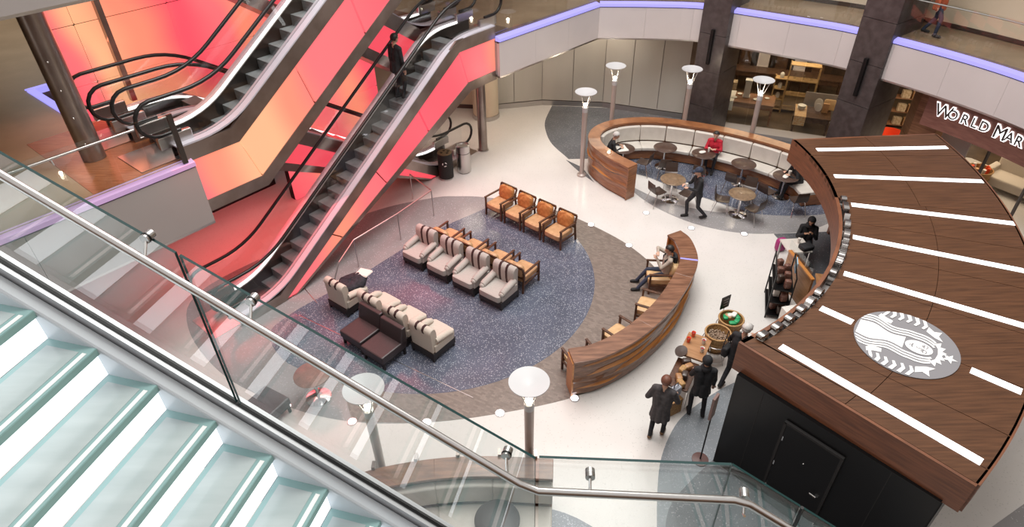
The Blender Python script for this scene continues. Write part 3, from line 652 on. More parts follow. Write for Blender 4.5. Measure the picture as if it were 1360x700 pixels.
for p, m2 in ((bo[0], normals(bo)[0]), (bo[-1], normals(bo)[-1])):
    obj('end_panel', MB().bar((p[0]+m2[0]*.03, p[1]+m2[1]*.03, .51), (p[0]+m2[0]*.40, p[1]+m2[1]*.40, .51), .04, .98), M_orange, bench)
i0 = 47; a, m2 = bo[i0], normals(bo)[i0]
obj('light_slot', MB().bar((a[0]+m2[0]*.01, a[1]+m2[1]*.01, 1.056), (a[0]+m2[0]*.43, a[1]+m2[1]*.43, 1.056), .05, .006), M_led, bench)

def lens(mb, p, o, u0, u1, za, zb, amp, h):
    N_ = normals(p); n = len(p); i0, i1 = int(u0*(n-1)), int(u1*(n-1)); secs = []
    for i in range(i0, i1+1):
        f = (i-i0)/(i1-i0); w_ = sin(PI*f)**.8+.02; z = za+(zb-za)*f+.03*sin(f*PI*2); q = lambda d, zz: (p[i][0]+N_[i][0]*d, p[i][1]+N_[i][1]*d, zz)
        secs.append([q(o+.01, z+h*w_), q(o-amp*w_, z+h*.25*w_), q(o-amp*.8*w_, z-h*.15*w_), q(o+.01, z-h*w_)])
    k = len(secs); vs = [v for q in secs for v in q]; fs, fm = [], []
    for i in range(k-1):
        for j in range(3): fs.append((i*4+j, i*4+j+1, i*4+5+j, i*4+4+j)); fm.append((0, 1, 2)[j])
    o2 = len(mb.v); mb.v += vs; mb.f += [[a+o2 for a in f] for f in fs]; mb.mi += fm
def waves(p, o, L_, par):
    for u0, u1, za, zb, amp, h in L_:
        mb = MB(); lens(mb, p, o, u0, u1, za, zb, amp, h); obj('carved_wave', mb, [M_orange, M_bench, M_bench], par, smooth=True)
waves(bo, .06, [(.02, .42, .84, .92, .07, .10), (.04, .36, .55, .66, .07, .09), (.10, .46, .34, .46, .07, .09), (.0, .2, .18, .22, .05, .07), (.42, .78, .76, .84, .07, .11), (.40, .72, .50, .60, .07, .10), (.36, .66, .22, .32, .06, .09), (.74, .98, .45, .6, .06, .1)], bench)

# ------------------------------------------------------------------ cafe booth
bp = resample(spline([(3.58, 17.25), (2.95, 18.1), (2.58, 19.1), (2.85, 20.1), (3.75, 20.72), (5.06, 20.79), (6.5, 20.29), (7.81, 19.53), (8.95, 18.55), (9.6, 17.6), (9.75, 16.8)][::-1], 8), 121)[0]
booth = thing('cafe_booth', 'large curved walnut cafe booth with cream back cushions and seat', 'booth', (0, 0, 0))
for i in range(4): obj('cap', wall_strip(bp[i*30:i*30+31], 0, .40, 1.10, 1.16), M_booth, booth, bevel=.008)
BI = 110                                        # the cushions stop short of the open end
obj('carved_face', carved(MB(), bp, .04, .05, 1.1, .045, seed=1.2, sgn=-1), M_booth, booth, smooth=True)
obj('wall_core', wall_strip(bp, .08, .36, 0, 1.1), M_booth, booth)
p, m2 = bp[-1], normals(bp)[-1]
obj('end_panel', MB().bar((p[0]+m2[0]*.0, p[1]+m2[1]*.0, .56), (p[0]+m2[0]*.38, p[1]+m2[1]*.38, .56), .04, 1.08), M_booth, booth)
obj('seat_base', wall_strip(bp[:BI-18], .36, .90, 0.04, .36), M_booth, booth)
segs = [(i, min(i+10, BI-18)) for i in range(0, BI-18, 10)]
for i, j in segs:
    q = bp[i:j+1]
    def sh(q, e): a, b2, c2, d2 = q[0], q[1], q[-2], q[-1]; return [(a[0]+(b2[0]-a[0])*e, a[1]+(b2[1]-a[1])*e)]+q[1:-1]+[(d2[0]+(c2[0]-d2[0])*e, d2[1]+(c2[1]-d2[1])*e)]
    q = sh(q, .12)
    obj('back_cushion', wall_strip(q, .36, .50, .52, 1.04), M_vinyl, booth, bevel=.03, smooth=True)
    obj('seat_cushion', wall_strip(q, .46, .99, .36, .49), M_vinyl, booth, bevel=.03, smooth=True)
waves(bp, .05, [(.86, .99, .72, .80, .06, .10), (.84, .97, .40, .5, .06, .09), (.74, .88, .6, .7, .06, .1)], booth)

# lower booth right under the stair
lb = resample(spline([(-3.4, 6.3), (-2.67, 6.70), (-1.65, 6.93), (-.6, 6.99), (.65, 6.90)][::-1], 8), 41)[0]
booth2 = thing('cafe_booth', 'second curved walnut booth with cream seat, seen through the stair glass', 'booth', (0, 0, 0))
for i in range(2): obj('cap', wall_strip(lb[i*20:i*20+21], 0, .42, 1.12, 1.18), M_benchtop, booth2, bevel=.008)
obj('wall_core', wall_strip(lb, .03, .3, 0, 1.12), M_bench, booth2)
obj('seat_base', wall_strip(lb, .36, .9, .04, .36), M_bench, booth2)
for i in range(0, 40, 10):
    q = lb[i:i+11]
    obj('back_cushion', wall_strip(q, .34, .50, .55, 1.02), M_vinyl, booth2, bevel=.03, smooth=True); obj('seat_cushion', wall_strip(q, .48, 1.05, .36, .49), M_vinyl, booth2, bevel=.03, smooth=True)
for x in (-2.5, -1.75, -1.0, -.3, .3):
    j = min(range(41), key=lambda k: abs(lb[k][0]-x)); obj('bracket', MB().box((lb[j][0], lb[j][1]+.05, 1.0), (.06, .14, .5)), M_bronzesteel, booth2)

# ------------------------------------------------------------------ lamps
def dish_lamp(label, x, y):
    t = thing('dish_lamp', label, 'lamp', (x, y, 0), 0, 'dish lamps on the concourse')
    obj('base', MB().lathe([(.15, 0), (.15, .05), (.10, .07), (.085, .1)], 20), M_pole, t, smooth=True)
    obj('pole', MB().lathe([(.07, .08), (.085, 2.25)], 18), M_pole, t, smooth=True)
    obj('socket', MB().lathe([(.085, 2.25), (.09, 2.4), (.05, 2.43)], 18), M_dish, t, smooth=True)
    obj('bulb', MB().ball((0, 0, 2.49), .06, 12, 8), M_bulb, t, smooth=True)
    for k in range(4): a = PI/4+k*PI/2; obj('strut', MB().tube([(.07*cos(a), .07*sin(a), 2.4), (.22*cos(a), .22*sin(a), 2.86)], .011, 6), M_dish, t)
    obj('dish', MB().lathe([(.02, 2.79), (.16, 2.84), (.335, 2.90), (.335, 2.915), (.16, 2.865), (.012, 2.82)], 36), M_dish, t, smooth=True)
    l = lamp('lamp_light', 'POINT', (0, 0, 2.6), 9, (1, .82, .6), .06); l.parent = t
for x, y, lb_ in ((2.38, 18.9, 'dish floor lamp outside the left end of the cafe booth'), (3.60, 21.05, 'dish floor lamp behind the cafe booth before the grey panels'), (6.04, 20.62, 'dish floor lamp behind the booth beside the left dark pillar'),
                  (8.04, 19.55, 'dish floor lamp behind the booth before the shop window'), (.235, 7.12, 'front dish lamp left of the shoppers, white round dish seen from above'), (-2.42, 7.05, 'white dish lamp seen through the stair glass')):
    dish_lamp(lb_, x, y)

# ------------------------------------------------------------------ pillars with stone tiles
def pillar(name, label, a, b2, depth, zt):
    t = thing(name, label, 'pillar', (*a, 0)); a = Vector((*a, 0)); b2 = Vector((*b2, 0)); x = (b2-a); wd = x.length; x.normalize(); y = Vector((-x.y, x.x, 0))
    if y.y < 0: y = -y
    rz = atan2(x.y, x.x); o = a.copy()
    for k in range(int(zt/1.25)+1):
        z = 1.25*k; obj('stone_tile', MB().box((a+b2)/2+y*.02-o+Vector((0, 0, z+.62)), (wd-.01, .04, 1.235), rz), M_stone, t)
        obj('stone_tile', MB().box(b2+y*depth/2-x*.02-o+Vector((0, 0, z+.62)), (.04, depth-.01, 1.235), rz), M_stone, t)
        obj('stone_tile', MB().box(a+y*depth/2+x*.02-o+Vector((0, 0, z+.62)), (.04, depth-.01, 1.235), rz), M_stone, t)
    obj('core', MB().box((a+b2)/2+y*depth/2-o+Vector((0, 0, zt/2)), (wd-.06, depth-.06, zt), rz), M_blackmatt, t)
    f = (a+b2)/2-y*.06-o
    sp = obj('speaker_bar', MB().box(f+x*.02+Vector((0, 0, 3.35)), (.11, .10, 1.15), rz), M_black, t, bevel=.01)
    for z in (2.85, 3.85): obj('bracket', MB().box(f+y*.04+x*.02+Vector((0, 0, z)), (.04, .06, .04), rz), M_steel, sp)
pillar('stone_pillar', 'dark stone pillar between the grey panels and the shop window', (6.42, 21.75), (7.12, 21.10), 1.3, 9)
pillar('stone_pillar', 'dark stone pillar between the shop window and the lettered shop sign', (10.22, 18.95), (10.80, 18.10), 1.5, 9)

# ------------------------------------------------------------------ lounge seating (local front is -Y)
def leather_chair(label, loc, rz, cush=True, seatmat=None, grp='tan leather armchairs in the lounge'):
    t = thing('leather_armchair', label, 'armchair', (*loc, .006), rz, grp); sm = seatmat or M_leather
    for sx in (-1, 1):
        fr = MB().bar((sx*.31, -.33, 0), (sx*.31, -.33, .61), .045, .045); obj('leg', fr, M_chairwood, t)
        obj('leg', MB().bar((sx*.31, .36, 0), (sx*.31, .30, .62), .045, .045).bar((sx*.31, .30, .60), (sx*.31, .38, .80), .04, .04), M_chairwood, t)
        obj('arm', MB().bar((sx*.31, -.37, .62), (sx*.31, .34, .60), .06, .035), M_chairwood, t, bevel=.006)
        obj('side_rail', MB().bar((sx*.31, -.33, .27), (sx*.31, .34, .24), .03, .05), M_chairwood, t)
    obj('front_rail', MB().bar((-.31, -.33, .27), (.31, -.33, .27), .03, .06), M_chairwood, t)
    obj('back_frame', MB().bar((-.31, .38, .80), (.31, .38, .80), .035, .06).bar((-.31, .32, .45), (.31, .32, .45), .03, .05).bar((0, .33, .45), (0, .38, .8), .03, .03), M_chairwood, t)
    obj('seat_cushion', MB().pillow((0, -.04, .36), (.58, .68, .17), e=.28), sm, t, smooth=True)
    if cush:
        mb = MB().pillow((0, .27, .62), (.54, .20, .42), M=Matrix.Rotation(-.22, 3, 'X'), e=.5, nu=20, nv=12)
        rr = random.Random(3); mb.v = [(x+rr.uniform(-.010, .010), y+rr.uniform(-.014, .014), z+rr.uniform(-.010, .010)) for x, y, z in mb.v]
        obj('back_cushion', mb, M_cushleather if cush == 1 else sm, t, smooth=True)
    return t
def upholstered(label, loc, rz, fab, grp):
    t = thing('striped_armchair', label, 'armchair', (*loc, .006), rz, grp)
    obj('base', MB().box((0, -.01, .175), (.72, .74, .19)), M_base, t, bevel=.01)
    for sx in (-1, 1):
        for sy in (-1, 1): obj('leg', MB().add([(sx*.33-.03, sy*.33-.03, .15), (sx*.33+.03, sy*.33-.03, .15), (sx*.33+.03, sy*.33+.03, .15), (sx*.33-.03, sy*.33+.03, .15), (sx*.33-.02, sy*.33-.02, 0), (sx*.33+.02, sy*.33-.02, 0), (sx*.33+.02, sy*.33+.02, 0), (sx*.33-.02, sy*.33+.02, 0)],
            [(0, 1, 2, 3), (7, 6, 5, 4), (0, 4, 5, 1), (1, 5, 6, 2), (2, 6, 7, 3), (3, 7, 4, 0)]), M_base, t)
    obj('seat_cushion', MB().pillow((0, -.07, .36), (.66, .74, .19), e=.2), fab, t, smooth=True)
    # rolled back: profile swept sideways, with two dark stripes of the same profile
    prof = [(.20, .40), (.17, .62), (.17, .80), (.19, .90), (.25, .96), (.33, .95), (.38, .88), (.36, .78), (.35, .55), (.34, .26), (.20, .26)]
    def back_shell(a, b2, pr, g):
        xs = [a, b2] if b2-a < .2 else [a, a+.03, b2-.03, b2]; sec = []
        for x in xs:
            k = .90 if abs(x) > .32 else 1
            sec.append([(x, .27+(y-.27)*(k+g*4), .6+(z-.6)*(k*.5+.5+g*2)) for y, z in pr])
        return MB().loft(sec)
    obj('backrest', back_shell(-.335, .335, prof, 0), fab, t, smooth=True)
    for sx in (-1, 1): obj('stripe', back_shell(sx*.105-.033, sx*.105+.033, prof if fab is M_greyfab else [p for p in prof if p[1] > .77], .007), M_stripe, t, smooth=True)
    for sx in (-1, 1):
        ar = [(-.28, .47, .085), (-.20, .51, .09), (0, .54, .09), (.22, .58, .09)]
        sec = []
        for y, z, r in ar: sec.append([(sx*.31+r*cos(a)*1.0, y, z+r*sin(a)*.9) for a in [2*PI*k/12 for k in range(12)]])
        mb = MB().ball((sx*.31, -.30, .46), (.076, .05, .068), 12, 6).loft(sec); obj('arm', mb, fab, t, smooth=True)
        obj('arm_side', MB().box((sx*.31, -.02, .36), (.12, .62, .20)), fab, t, bevel=.02)
    return t
ordn = ['far left', 'second from left', 'third from left', 'right end']
R0 = Vector((.735, -.678)); F0 = Vector((-.678, -.735))
for k in range(4):
    p = Vector((-.76, 16.61))+R0*(.753*k+.31)-F0*.35
    leather_chair('tan leather armchair with crumpled cushion, rear row, '+['farthest left', 'second from the left', 'second from the right', 'right end beside the floor light'][k], p, face(*F0))
R1 = Vector((.785, -.62)); F1 = Vector((-.62, -.785))
for k in range(4):
    p = Vector((-2.95, 14.24))+R1*(.904*k+.33)-F1*.36
    upholstered('grey armchair with two dark brown stripes, middle row, '+['leftmost', 'second from the left', 'second from the right', 'rightmost'][k], p, face(*F1), M_greyfab, 'grey striped armchairs')
for k, q in enumerate([(-1.55, 15.14), (-.87, 14.60), (-.18, 14.06), (.47, 13.56)]):
    p = Vector(q)+F1*.36
    leather_chair('tan leather armchair backing on to the striped row, '+['leftmost', 'second from the left', 'second from the right', 'rightmost'][k], p, face(-F1.x, -F1.y), 2)
F2 = Vector((.62, .785))
for k in range(4):
    p = Vector((-2.10, 10.62))+F2*.36+Vector((-.79, .61))*.865*k
    if k == 3: p += Vector((-.22, .02))
    upholstered('cream armchair with rolled striped back, '+['near right end of the cream row', 'second from the right in the cream row', 'third from the right in the cream row', 'left end, covered by a dark coat'][k], p, face(*F2), M_cream, 'cream striped armchairs')
def slipper(label, loc, rz):
    t = thing('slipper_chair', label, 'lounge chair', (*loc, .006), rz, 'brown armless lounge chairs')
    obj('seat', MB().box((0, 0, .32), (.72, .76, .20)), M_slip, t, bevel=.03); obj('base', MB().box((0, 0, .19), (.66, .70, .08)), M_base, t)
    obj('backrest', MB().add([(-.36, .20, .36), (.36, .20, .36), (.36, .40, .30), (-.36, .40, .30), (-.36, .30, .80), (.36, .30, .80), (.36, .42, .80), (-.36, .42, .80)], [(3, 2, 1, 0), (4, 5, 6, 7), (0, 1, 5, 4), (1, 2, 6, 5), (2, 3, 7, 6), (3, 0, 4, 7)]), M_slip, t, bevel=.025)
    for sx in (-1, 1):
        for sy in (-1, 1): obj('leg', MB().box((sx*.31, sy*.32, .08), (.05, .05, .16)), M_base, t)
for q, lb_ in (((-3.80, 10.87), 'dark brown armless lounge chair, left of the pair behind the cream row'), ((-3.22, 10.35), 'dark brown armless lounge chair, right of the pair behind the cream row')):
    p = Vector(q)-F1*.40; slipper(lb_, p, face(*F1))
slipper('dark brown armless lounge chair beside the brown round table, seen through glass', (-5.2, 8.95), face(.5, .85))
for q, f, lb_ in (((3.83, 12.98), (-1, .06), 'yellow leather armchair by the bench wall holding the seated man'), ((3.37, 11.72), (-.90, .43), 'empty yellow leather armchair by the bench wall, next to the seated man'),
                  ((2.50, 10.72), (-.69, .72), 'empty yellow leather armchair against the middle of the bench wall'), ((1.50, 9.98), (-.43, .90), 'yellow leather armchair at the near end of the bench wall')):
    leather_chair(lb_, q, face(*f), 2, M_leather2, 'armchairs along the curved bench wall')
# dark coat and newspaper left on the end chair
cb = MB().pillow((0, 0, 0), (.76, .62, .26), e=.7, nu=28, nv=14); rr = random.Random(5)
cb.v = [(x+.03*sin(9*y+4*z), y+.03*sin(8*x), z+.05*sin(7*x+3*y)*cos(6*y)+rr.uniform(-.012, .012)) for x, y, z in cb.v]
p = Vector((-2.10, 10.62))+F2*.56+Vector((-.79, .61))*.865*3+Vector((-.22, .02))
tag(obj('coat', cb, noisy('navy_coat', (.010, .010, .016), (.03, .028, .04), (14, 14, 14), .8), loc=(p.x, p.y, .60), smooth=True, rz=.3), 'crumpled dark coat heaped on the end cream armchair', 'coat')
nb = MB()
for k in range(4): nb.box((.0, .0, .004+.006*k), (.36-.01*k, .27, .004), .05*k)
tag(obj('newspaper', nb, M_paper, loc=(p.x+.28, p.y+.22, .735), rz=-.5), 'folded newspaper lying on the dark coat', 'newspaper')
# ------------------------------------------------------------------ cafe tables and chairs
def cafe_table(label, x, y, top):
    t = thing('round_cafe_table', label, 'table', (x, y, .008), 0, 'round cafe tables')
    obj('table_top', MB().lathe([(.02, .70), (.37, .70), (.385, .712), (.385, .722), (.37, .732), (.01, .732)], 40), top, t, smooth=True)
    obj('pedestal', MB().lathe([(.055, .03), (.035, .10), (.035, .69), (.12, .70)], 16), M_chrome, t, smooth=True)
    obj('base', MB().lathe([(.27, 0), (.27, .012), (.18, .035), (.05, .055)], 32), M_chrome, t, smooth=True)
for x, y, top, lb_ in ((3.78, 19.35, M_tabletop, 'dark round cafe table holding the newspaper of the grey-haired man'), (5.18, 19.36, M_tabletop, 'empty dark round cafe table left of the person in red'), (6.33, 18.86, M_tabletop, 'dark round cafe table in front of the person in red'),
        (7.42, 18.13, M_tabletop, 'empty dark round cafe table right of the person in red'), (8.46, 17.29, M_tabletop, 'dark round cafe table of the person at the right booth end'), (4.99, 17.25, M_bronze, 'bronze-topped round table left of the walking person'),
        (6.83, 16.31, M_bronze, 'bronze-topped round table right of the walking person'), (-4.25, 9.45, noisy('brown_tabletop', (.16, .07, .05), (.24, .11, .08), (9, 9, 9), .3), 'brown round table seen through the stair glass')):
    cafe_table(lb_, x, y, top)
cafe_table('dark round table in the booth under the stair', -.34, 6.04, M_slip)
def cafe_chair(label, x, y, rz):
    t = thing('cafe_chair', label, 'chair', (x, y, .008), rz, 'brown shell cafe chairs')
    sh = [(-.21, .455, .19), (-.17, .45, .20), (0, .435, .205), (.14, .445, .20), (.19, .48, .195), (.215, .54, .19), (.235, .68, .185), (.25, .80, .17)]
    def shell(rows):
        A = [[(-w_, y, z+.012), (-w_*.5, y, z), (w_*.5, y, z), (w_, y, z+.012), (w_, y+.012, z-.004), (w_*.5, y+.012, z-.014), (-w_*.5, y+.012, z-.014), (-w_, y+.012, z-.004)] for y, z, w_ in rows]; return MB().loft(A)
    obj('seat', shell(sh[:5]), M_brownchair, t, smooth=True); obj('backrest', shell(sh[4:]), M_brownchair, t, smooth=True)
    for sx in (-1, 1):
        obj('leg', MB().tube([(sx*.11, -.08, .425), (sx*.17, -.15, .41), (sx*.22, -.22, 0)], .011, 7), M_chrome, t, smooth=True)
        obj('leg', MB().tube([(sx*.11, .08, .425), (sx*.17, .14, .41), (sx*.22, .26, 0)], .011, 7), M_chrome, t, smooth=True)
    obj('cross_bar', MB().tube([(-.17, -.15, .41), (.17, -.15, .41)], .010, 6), M_chrome, t)
def toward(a, b2): return face(b2[0]-a[0], b2[1]-a[1])
T = dict(t1=(3.78, 19.35), t2=(5.18, 19.36), t3=(6.33, 18.86), t4=(7.42, 18.13), t5=(8.46, 17.29), t6=(4.99, 17.25), t7=(6.83, 16.31))
for p, tg, lb_ in (((4.42, 18.9), 't1', 'brown cafe chair right of the newspaper table'), ((5.05, 18.62), 't2', 'brown cafe chair in front of the empty table left of the person in red'), ((5.12, 17.95), 't6', 'brown cafe chair behind the left bronze table'),
        ((4.50, 17.02), 't6', 'brown cafe chair on the left of the left bronze table'), ((5.38, 16.85), 't6', 'brown cafe chair on the right of the left bronze table, by the walking person'), ((6.05, 18.15), 't3', 'brown cafe chair across the table from the person in red'),
        ((6.35, 16.50), 't7', 'brown cafe chair on the left of the right bronze table'), ((7.12, 15.92), 't7', 'brown cafe chair on the near right of the right bronze table'), ((7.25, 16.95), 't7', 'brown cafe chair behind the right bronze table'),
        ((6.98, 17.60), 't4', 'brown cafe chair in front of the empty table right of the person in red'), ((7.80, 16.88), 't5', 'brown cafe chair across the table at the right booth end'), ((8.55, 16.35), 't5', 'brown cafe chair at the right edge beside the kiosk')):
    cafe_chair(lb_, *p, toward(p, T[tg]))
# ------------------------------------------------------------------ bins
t = thing('recycling_bin', 'black round recycling bin with white arrows left of the steel bin', 'bin', (-2.12, 18.93, 0))
obj('body', MB().lathe([(.245, .06), (.245, .90), (.235, .93)], 28), M_blackmatt, t, smooth=True); obj('foot', MB().lathe([(.22, 0), (.22, .06)], 24), M_steel, t)
obj('lid', MB().lathe([(.236, .93), (.23, .95), (.01, .955)], 28), noisy('bin_lid', (.10, .07, .03), (.16, .11, .05), (6, 6, 6), .4), t)
for x, y in ((-.1, -.05), (.09, -.08), (-.03, .1), (.11, .06)): obj('hole', MB().lathe([(.045, .955), (.045, .960), (.01, .960)], 14, (x, y, 0)), M_black, t)
ab = MB()
for k in range(3):
    a0 = 2*PI*k/3+.2
    pts = [(.07*cos(a0+PI/2+j*.42), .07*sin(a0+PI/2+j*.42)) for j in range(4)]
    for j in range(3):
        u, v = pts[j], pts[j+1]; ph = lambda q, r=.2475: (r*sin(q[0]/r*-1), -r*cos(q[0]/r), .62+q[1])
        mid = lambda q, f: (q[0]*f, q[1]*f)
        ab.add([ph(mid(u, 1.2)), ph(mid(v, 1.2 if j < 2 else 1.0)), ph(mid(v, .75 if j < 2 else 1.0)), ph(mid(u, .75))], [(0, 1, 2, 3)])
obj('recycling_mark', ab, M_logowhite, t)
t = thing('litter_bin', 'round brushed steel litter bin right of the black bin', 'bin', (-1.55, 19.35, 0))
obj('body', MB().lathe([(.23, .03), (.23, .98), (.20, 1.0), (.19, .96)], 28), M_steel, t, smooth=True); obj('foot', MB().lathe([(.20, 0), (.20, .03)], 24), M_black, t); obj('liner', MB().lathe([(.19, .9), (.19, .96), (.01, .90)], 24), M_black, t)
obj('band', MB().lathe([(.233, .72), (.233, .74)], 28), M_darksteel, t)

# ------------------------------------------------------------------ glass stair in front of the camera
SA = math.radians(16); se = Vector((cos(SA), -sin(SA), 0)); sn = Vector((-sin(SA), -cos(SA), 0)); SB = Vector((.056, 1.512, 0))
def ST(s, o, z): return SB+se*s+sn*o+Vector((0, 0, z))
stair = thing('glass_staircase', 'luminous glass staircase descending across the lower left foreground', 'staircase', (0, 0, 0))
run, rise, wdt = .2434, .167, 1.75
def flight(f, i0, i1, s0, z0, tw=1.0):
    for i in range(i0, i1):
        sb, z = s0+run*i, z0-rise*i; sf = sb+run+.012
        def bx(a, b2, o0, o1, za, zb, nm, m, par=stair):
            mb = MB(); vs = [f(s, o, zz) for zz in (za, zb) for s, o in ((a, o0), (b2, o0), (b2, o1), (a, o1))]
            mb.add(vs, [(3, 2, 1, 0), (4, 5, 6, 7), (0, 1, 5, 4), (1, 2, 6, 5), (2, 3, 7, 6), (3, 0, 4, 7)]); return obj(nm, mb, m, par)
        tr = bx(sb, sf, .012, wdt, z-.035, z, 'tread', M_treadborder); bx(sb+.028, sf-.055, .05, wdt, z, z+.0012, 'frosted_field', M_tread, tr)
        bx(sf-.036, sf-.014, .05, wdt, z, z+.0014, 'white_nosing', M_logowhite, tr); bx(sf-.003, sf+.002, .012, wdt, z-.036, z-.002, 'edge', M_greenedge, tr)
        bx(sf-.03, sf-.016, .012, wdt, z-rise-.0, z-.036, 'riser', M_riser)
flight(ST, -4, 8, -2.201, 8.74)
def slab3(f, prof, o0, o1, nm, m, par=stair, bevel=0):
    n = len(prof); mb = MB(); vs = [f(s, o0, z) for s, z in prof]+[f(s, o1, z) for s, z in prof]
    mb.add(vs, [list(range(n))[::-1], list(range(n, 2*n))]+[(i, (i+1) % n, n+(i+1) % n, n+i) for i in range(n)]); return obj(nm, mb, m, par, bevel=bevel)
SL = .668
def nz(s): return 8.74-SL*(s+2.201)
sA, sB = -3.3, -.05
slab3(ST, [(sA, nz(sA)+.17), (sB, nz(sB)+.17), (sB, nz(sB)-.42), (sA, nz(sA)-.42)], .012, -.055, 'stringer', M_stringer, bevel=.012)
slab3(ST, [(sA, nz(sA)+.215), (sB, nz(sB)+.215), (sB, nz(sB)-.35), (sA, nz(sA)-.35)], -.058, -.125, 'shoe_channel', M_shoe)
slab3(ST, [(sA, nz(sA)+.222), (sB, nz(sB)+.222), (sB, nz(sB)-.2), (sA, nz(sA)-.2)], -.079, -.102, 'gasket', M_black)
# handrail: flight, landing, lower flight
e2v = Vector((.997, -.0764, 0)); n2v = Vector((-.0764, -.997, 0)); C1 = Vector((.884, 1.4486, 0)); e3v = Vector((cos(math.radians(12)), -sin(math.radians(12)), 0)); n3v = Vector((-e3v.y*-1, 0, 0)); n3v = Vector((e3v.y, -e3v.x, 0))
GT0, GT1 = (-1.40, 9.275), (-.006, 8.50)
def gz(s): return 8.50+(s+.006)*(9.275-8.50)/(-1.394)
rail_pts = [ST(-3.3, 0, 8.406+.609*3.3), ST(-.05, 0, 8.406+.03), ST(0, 0, 8.406)+e2v*.03, C1+e2v*-.03+Vector((0, 0, 8.406)), C1+e3v*.03+Vector((0, 0, 8.39)), C1+e3v*2.2+Vector((0, 0, 8.406-.66*2.2))]
hr = thing('stair_handrail', 'round brushed steel handrail along the glass staircase', 'handrail', (0, 0, 0)); obj('rail', MB().tube(rail_pts, .0165, 16), M_steel, hr, smooth=True)
for s in (-2.6, -1.48, -.98 if 0 else -1.10, -.10):
    p = ST(s, 0, 8.406-.609*s); q = ST(s-.02, -.075, 8.406-.609*s+.035)
    br_ = obj('bracket', MB().tube([p+Vector((0, 0, -.012)), p+(q-p)*.35+Vector((0, 0, -.028)), q], .006, 8), M_chrome, hr, smooth=True)
    obj('disc', MB().tube([q+sn*.012, q-sn*.03], .020, 16), M_letter, br_, smooth=True); obj('washer', MB().tube([q+sn*.003, q-sn*.004], .022, 16), M_black, br_)
gl = thing('stair_glass_balustrade', 'frameless glass balustrade of the staircase with dark green edges', 'balustrade', (0, 0, 0))
def pane(f, prof, o, edges=True):
    mb = MB(); n = len(prof); th = .012; vs = [f(s, o, z) for s, z in prof]+[f(s, o-th, z) for s, z in prof]
    mb.add(vs, [list(range(n))[::-1], list(range(n, 2*n))]); mb.add(vs, [(i, (i+1) % n, n+(i+1) % n, n+i) for i in range(n)], 1); return obj('glass_pane', mb, [M_stairglass, M_glassedge], gl)
def lowz(s): return nz(s)+.10
pane(ST, [(-3.3, lowz(-3.3)), (-1.408, lowz(-1.408)), (-1.408, gz(-1.408)), (-3.3, gz(-3.3))], -.085)
pane(ST, [(-1.392, lowz(-1.392)), (-.004, lowz(-.004)-.25), (-.004, gz(-.004)), (-1.392, gz(-1.392))], -.085)
G0 = SB-sn*.085+se*.012
def LD(s, o, z): return Vector((.0794, 1.578, 0))+e2v*s-n2v*o*0+Vector((0, 0, z))+n2v*(o+.085)
LL = .765
pane(LD, [(.012, 7.4), (LL, 7.4), (LL, 8.536), (.012, 8.53)], -.085)
G1 = LD(LL+.002, -.085, 0)
def LF(s, o, z): return G1+e3v*s+n3v*(o+.085)+Vector((0, 0, z))
pane(LF, [(.0, 7.3), (.30, 7.1), (.30, 8.536-.2), (.0, 8.536)], -.085); pane(LF, [(.315, 7.1), (1.9, 6.2), (1.9, 8.536-.665*1.9), (.315, 8.536-.665*.315)], -.085)
obj('joint_post', MB().tube([LF(.307, -.09, 7.3), LF(.307, -.09, 8.33)], .008, 8), M_black, gl)
for f, s, z, nv2 in ((LD, .22, 8.406, n2v), (LF, .08, 8.33, n3v), (LF, .42, 8.12, n3v)):
    q = f(s, -.085, z+.02); pp = q+nv2*.07; b_ = obj('bracket', MB().tube([q, q+nv2*.05+Vector((0, 0, -.045)), pp+Vector((0, 0, -.03))], .006, 8), M_chrome, hr, smooth=True); obj('disc', MB().tube([q+nv2*.01, q-nv2*.03], .020, 16), M_letter, b_, smooth=True)
# landing and lower flight (below the frame; they show in the glass)
obj('landing', MB().prism([tuple(ST(-.25, .02, 0))[:2], tuple(LD(LL, -.05, 0))[:2], tuple(LD(LL, 1.6, 0))[:2], tuple(ST(-.25, wdt, 0))[:2]], 7.36, 7.40), M_tread, stair)
flight(lambda s, o, z: LF(s, o, z), 0, 7, .02, 7.24)
slab3(LF, [(0, 7.55), (1.9, 7.55-.686*1.9), (1.9, 6.9-.686*1.9), (0, 6.9)], .0, -.06, 'stringer', M_stringer)

# ------------------------------------------------------------------ people
SKIN = noisy('skin', (.52, .30, .21), (.60, .36, .26), (20, 20, 20), .5); SKIN2 = noisy('skin_tan', (.34, .18, .11), (.40, .22, .14), (20, 20, 20), .5)
EYE = mat('eye', (.04, .03, .03), .2)
def cloth(n, c, k=1.5): return noisy(n, c, tuple(min(1, x*k+.004) for x in c), (16, 16, 16), .8, bump=.15)
CL = dict(black=cloth('black_cloth', (.010, .010, .012)), navy=cloth('navy_denim', (.022, .030, .055)), red=cloth('red_cloth', (.42, .012, .030), 1.3), grey=cloth('charcoal_quilt', (.040, .036, .038)),
          beige=cloth('beige_jacket', (.36, .31, .26), 1.25), shoe=cloth('shoe_black', (.012, .011, .011)), boot=cloth('tan_boot', (.15, .09, .05)), rust=cloth('rust_coat', (.40, .09, .035), 1.3), dark=cloth('dark_trousers', (.014, .014, .018)))
HAIR = dict(black=noisy('black_hair', (.010, .008, .007), (.025, .02, .018), (60, 60, 20), .5), grey=noisy('grey_hair', (.48, .46, .44), (.62, .60, .58), (60, 60, 20), .6), brown=noisy('auburn_hair', (.11, .040, .025), (.19, .075, .045), (60, 60, 20), .5), scarf=CL['black'])
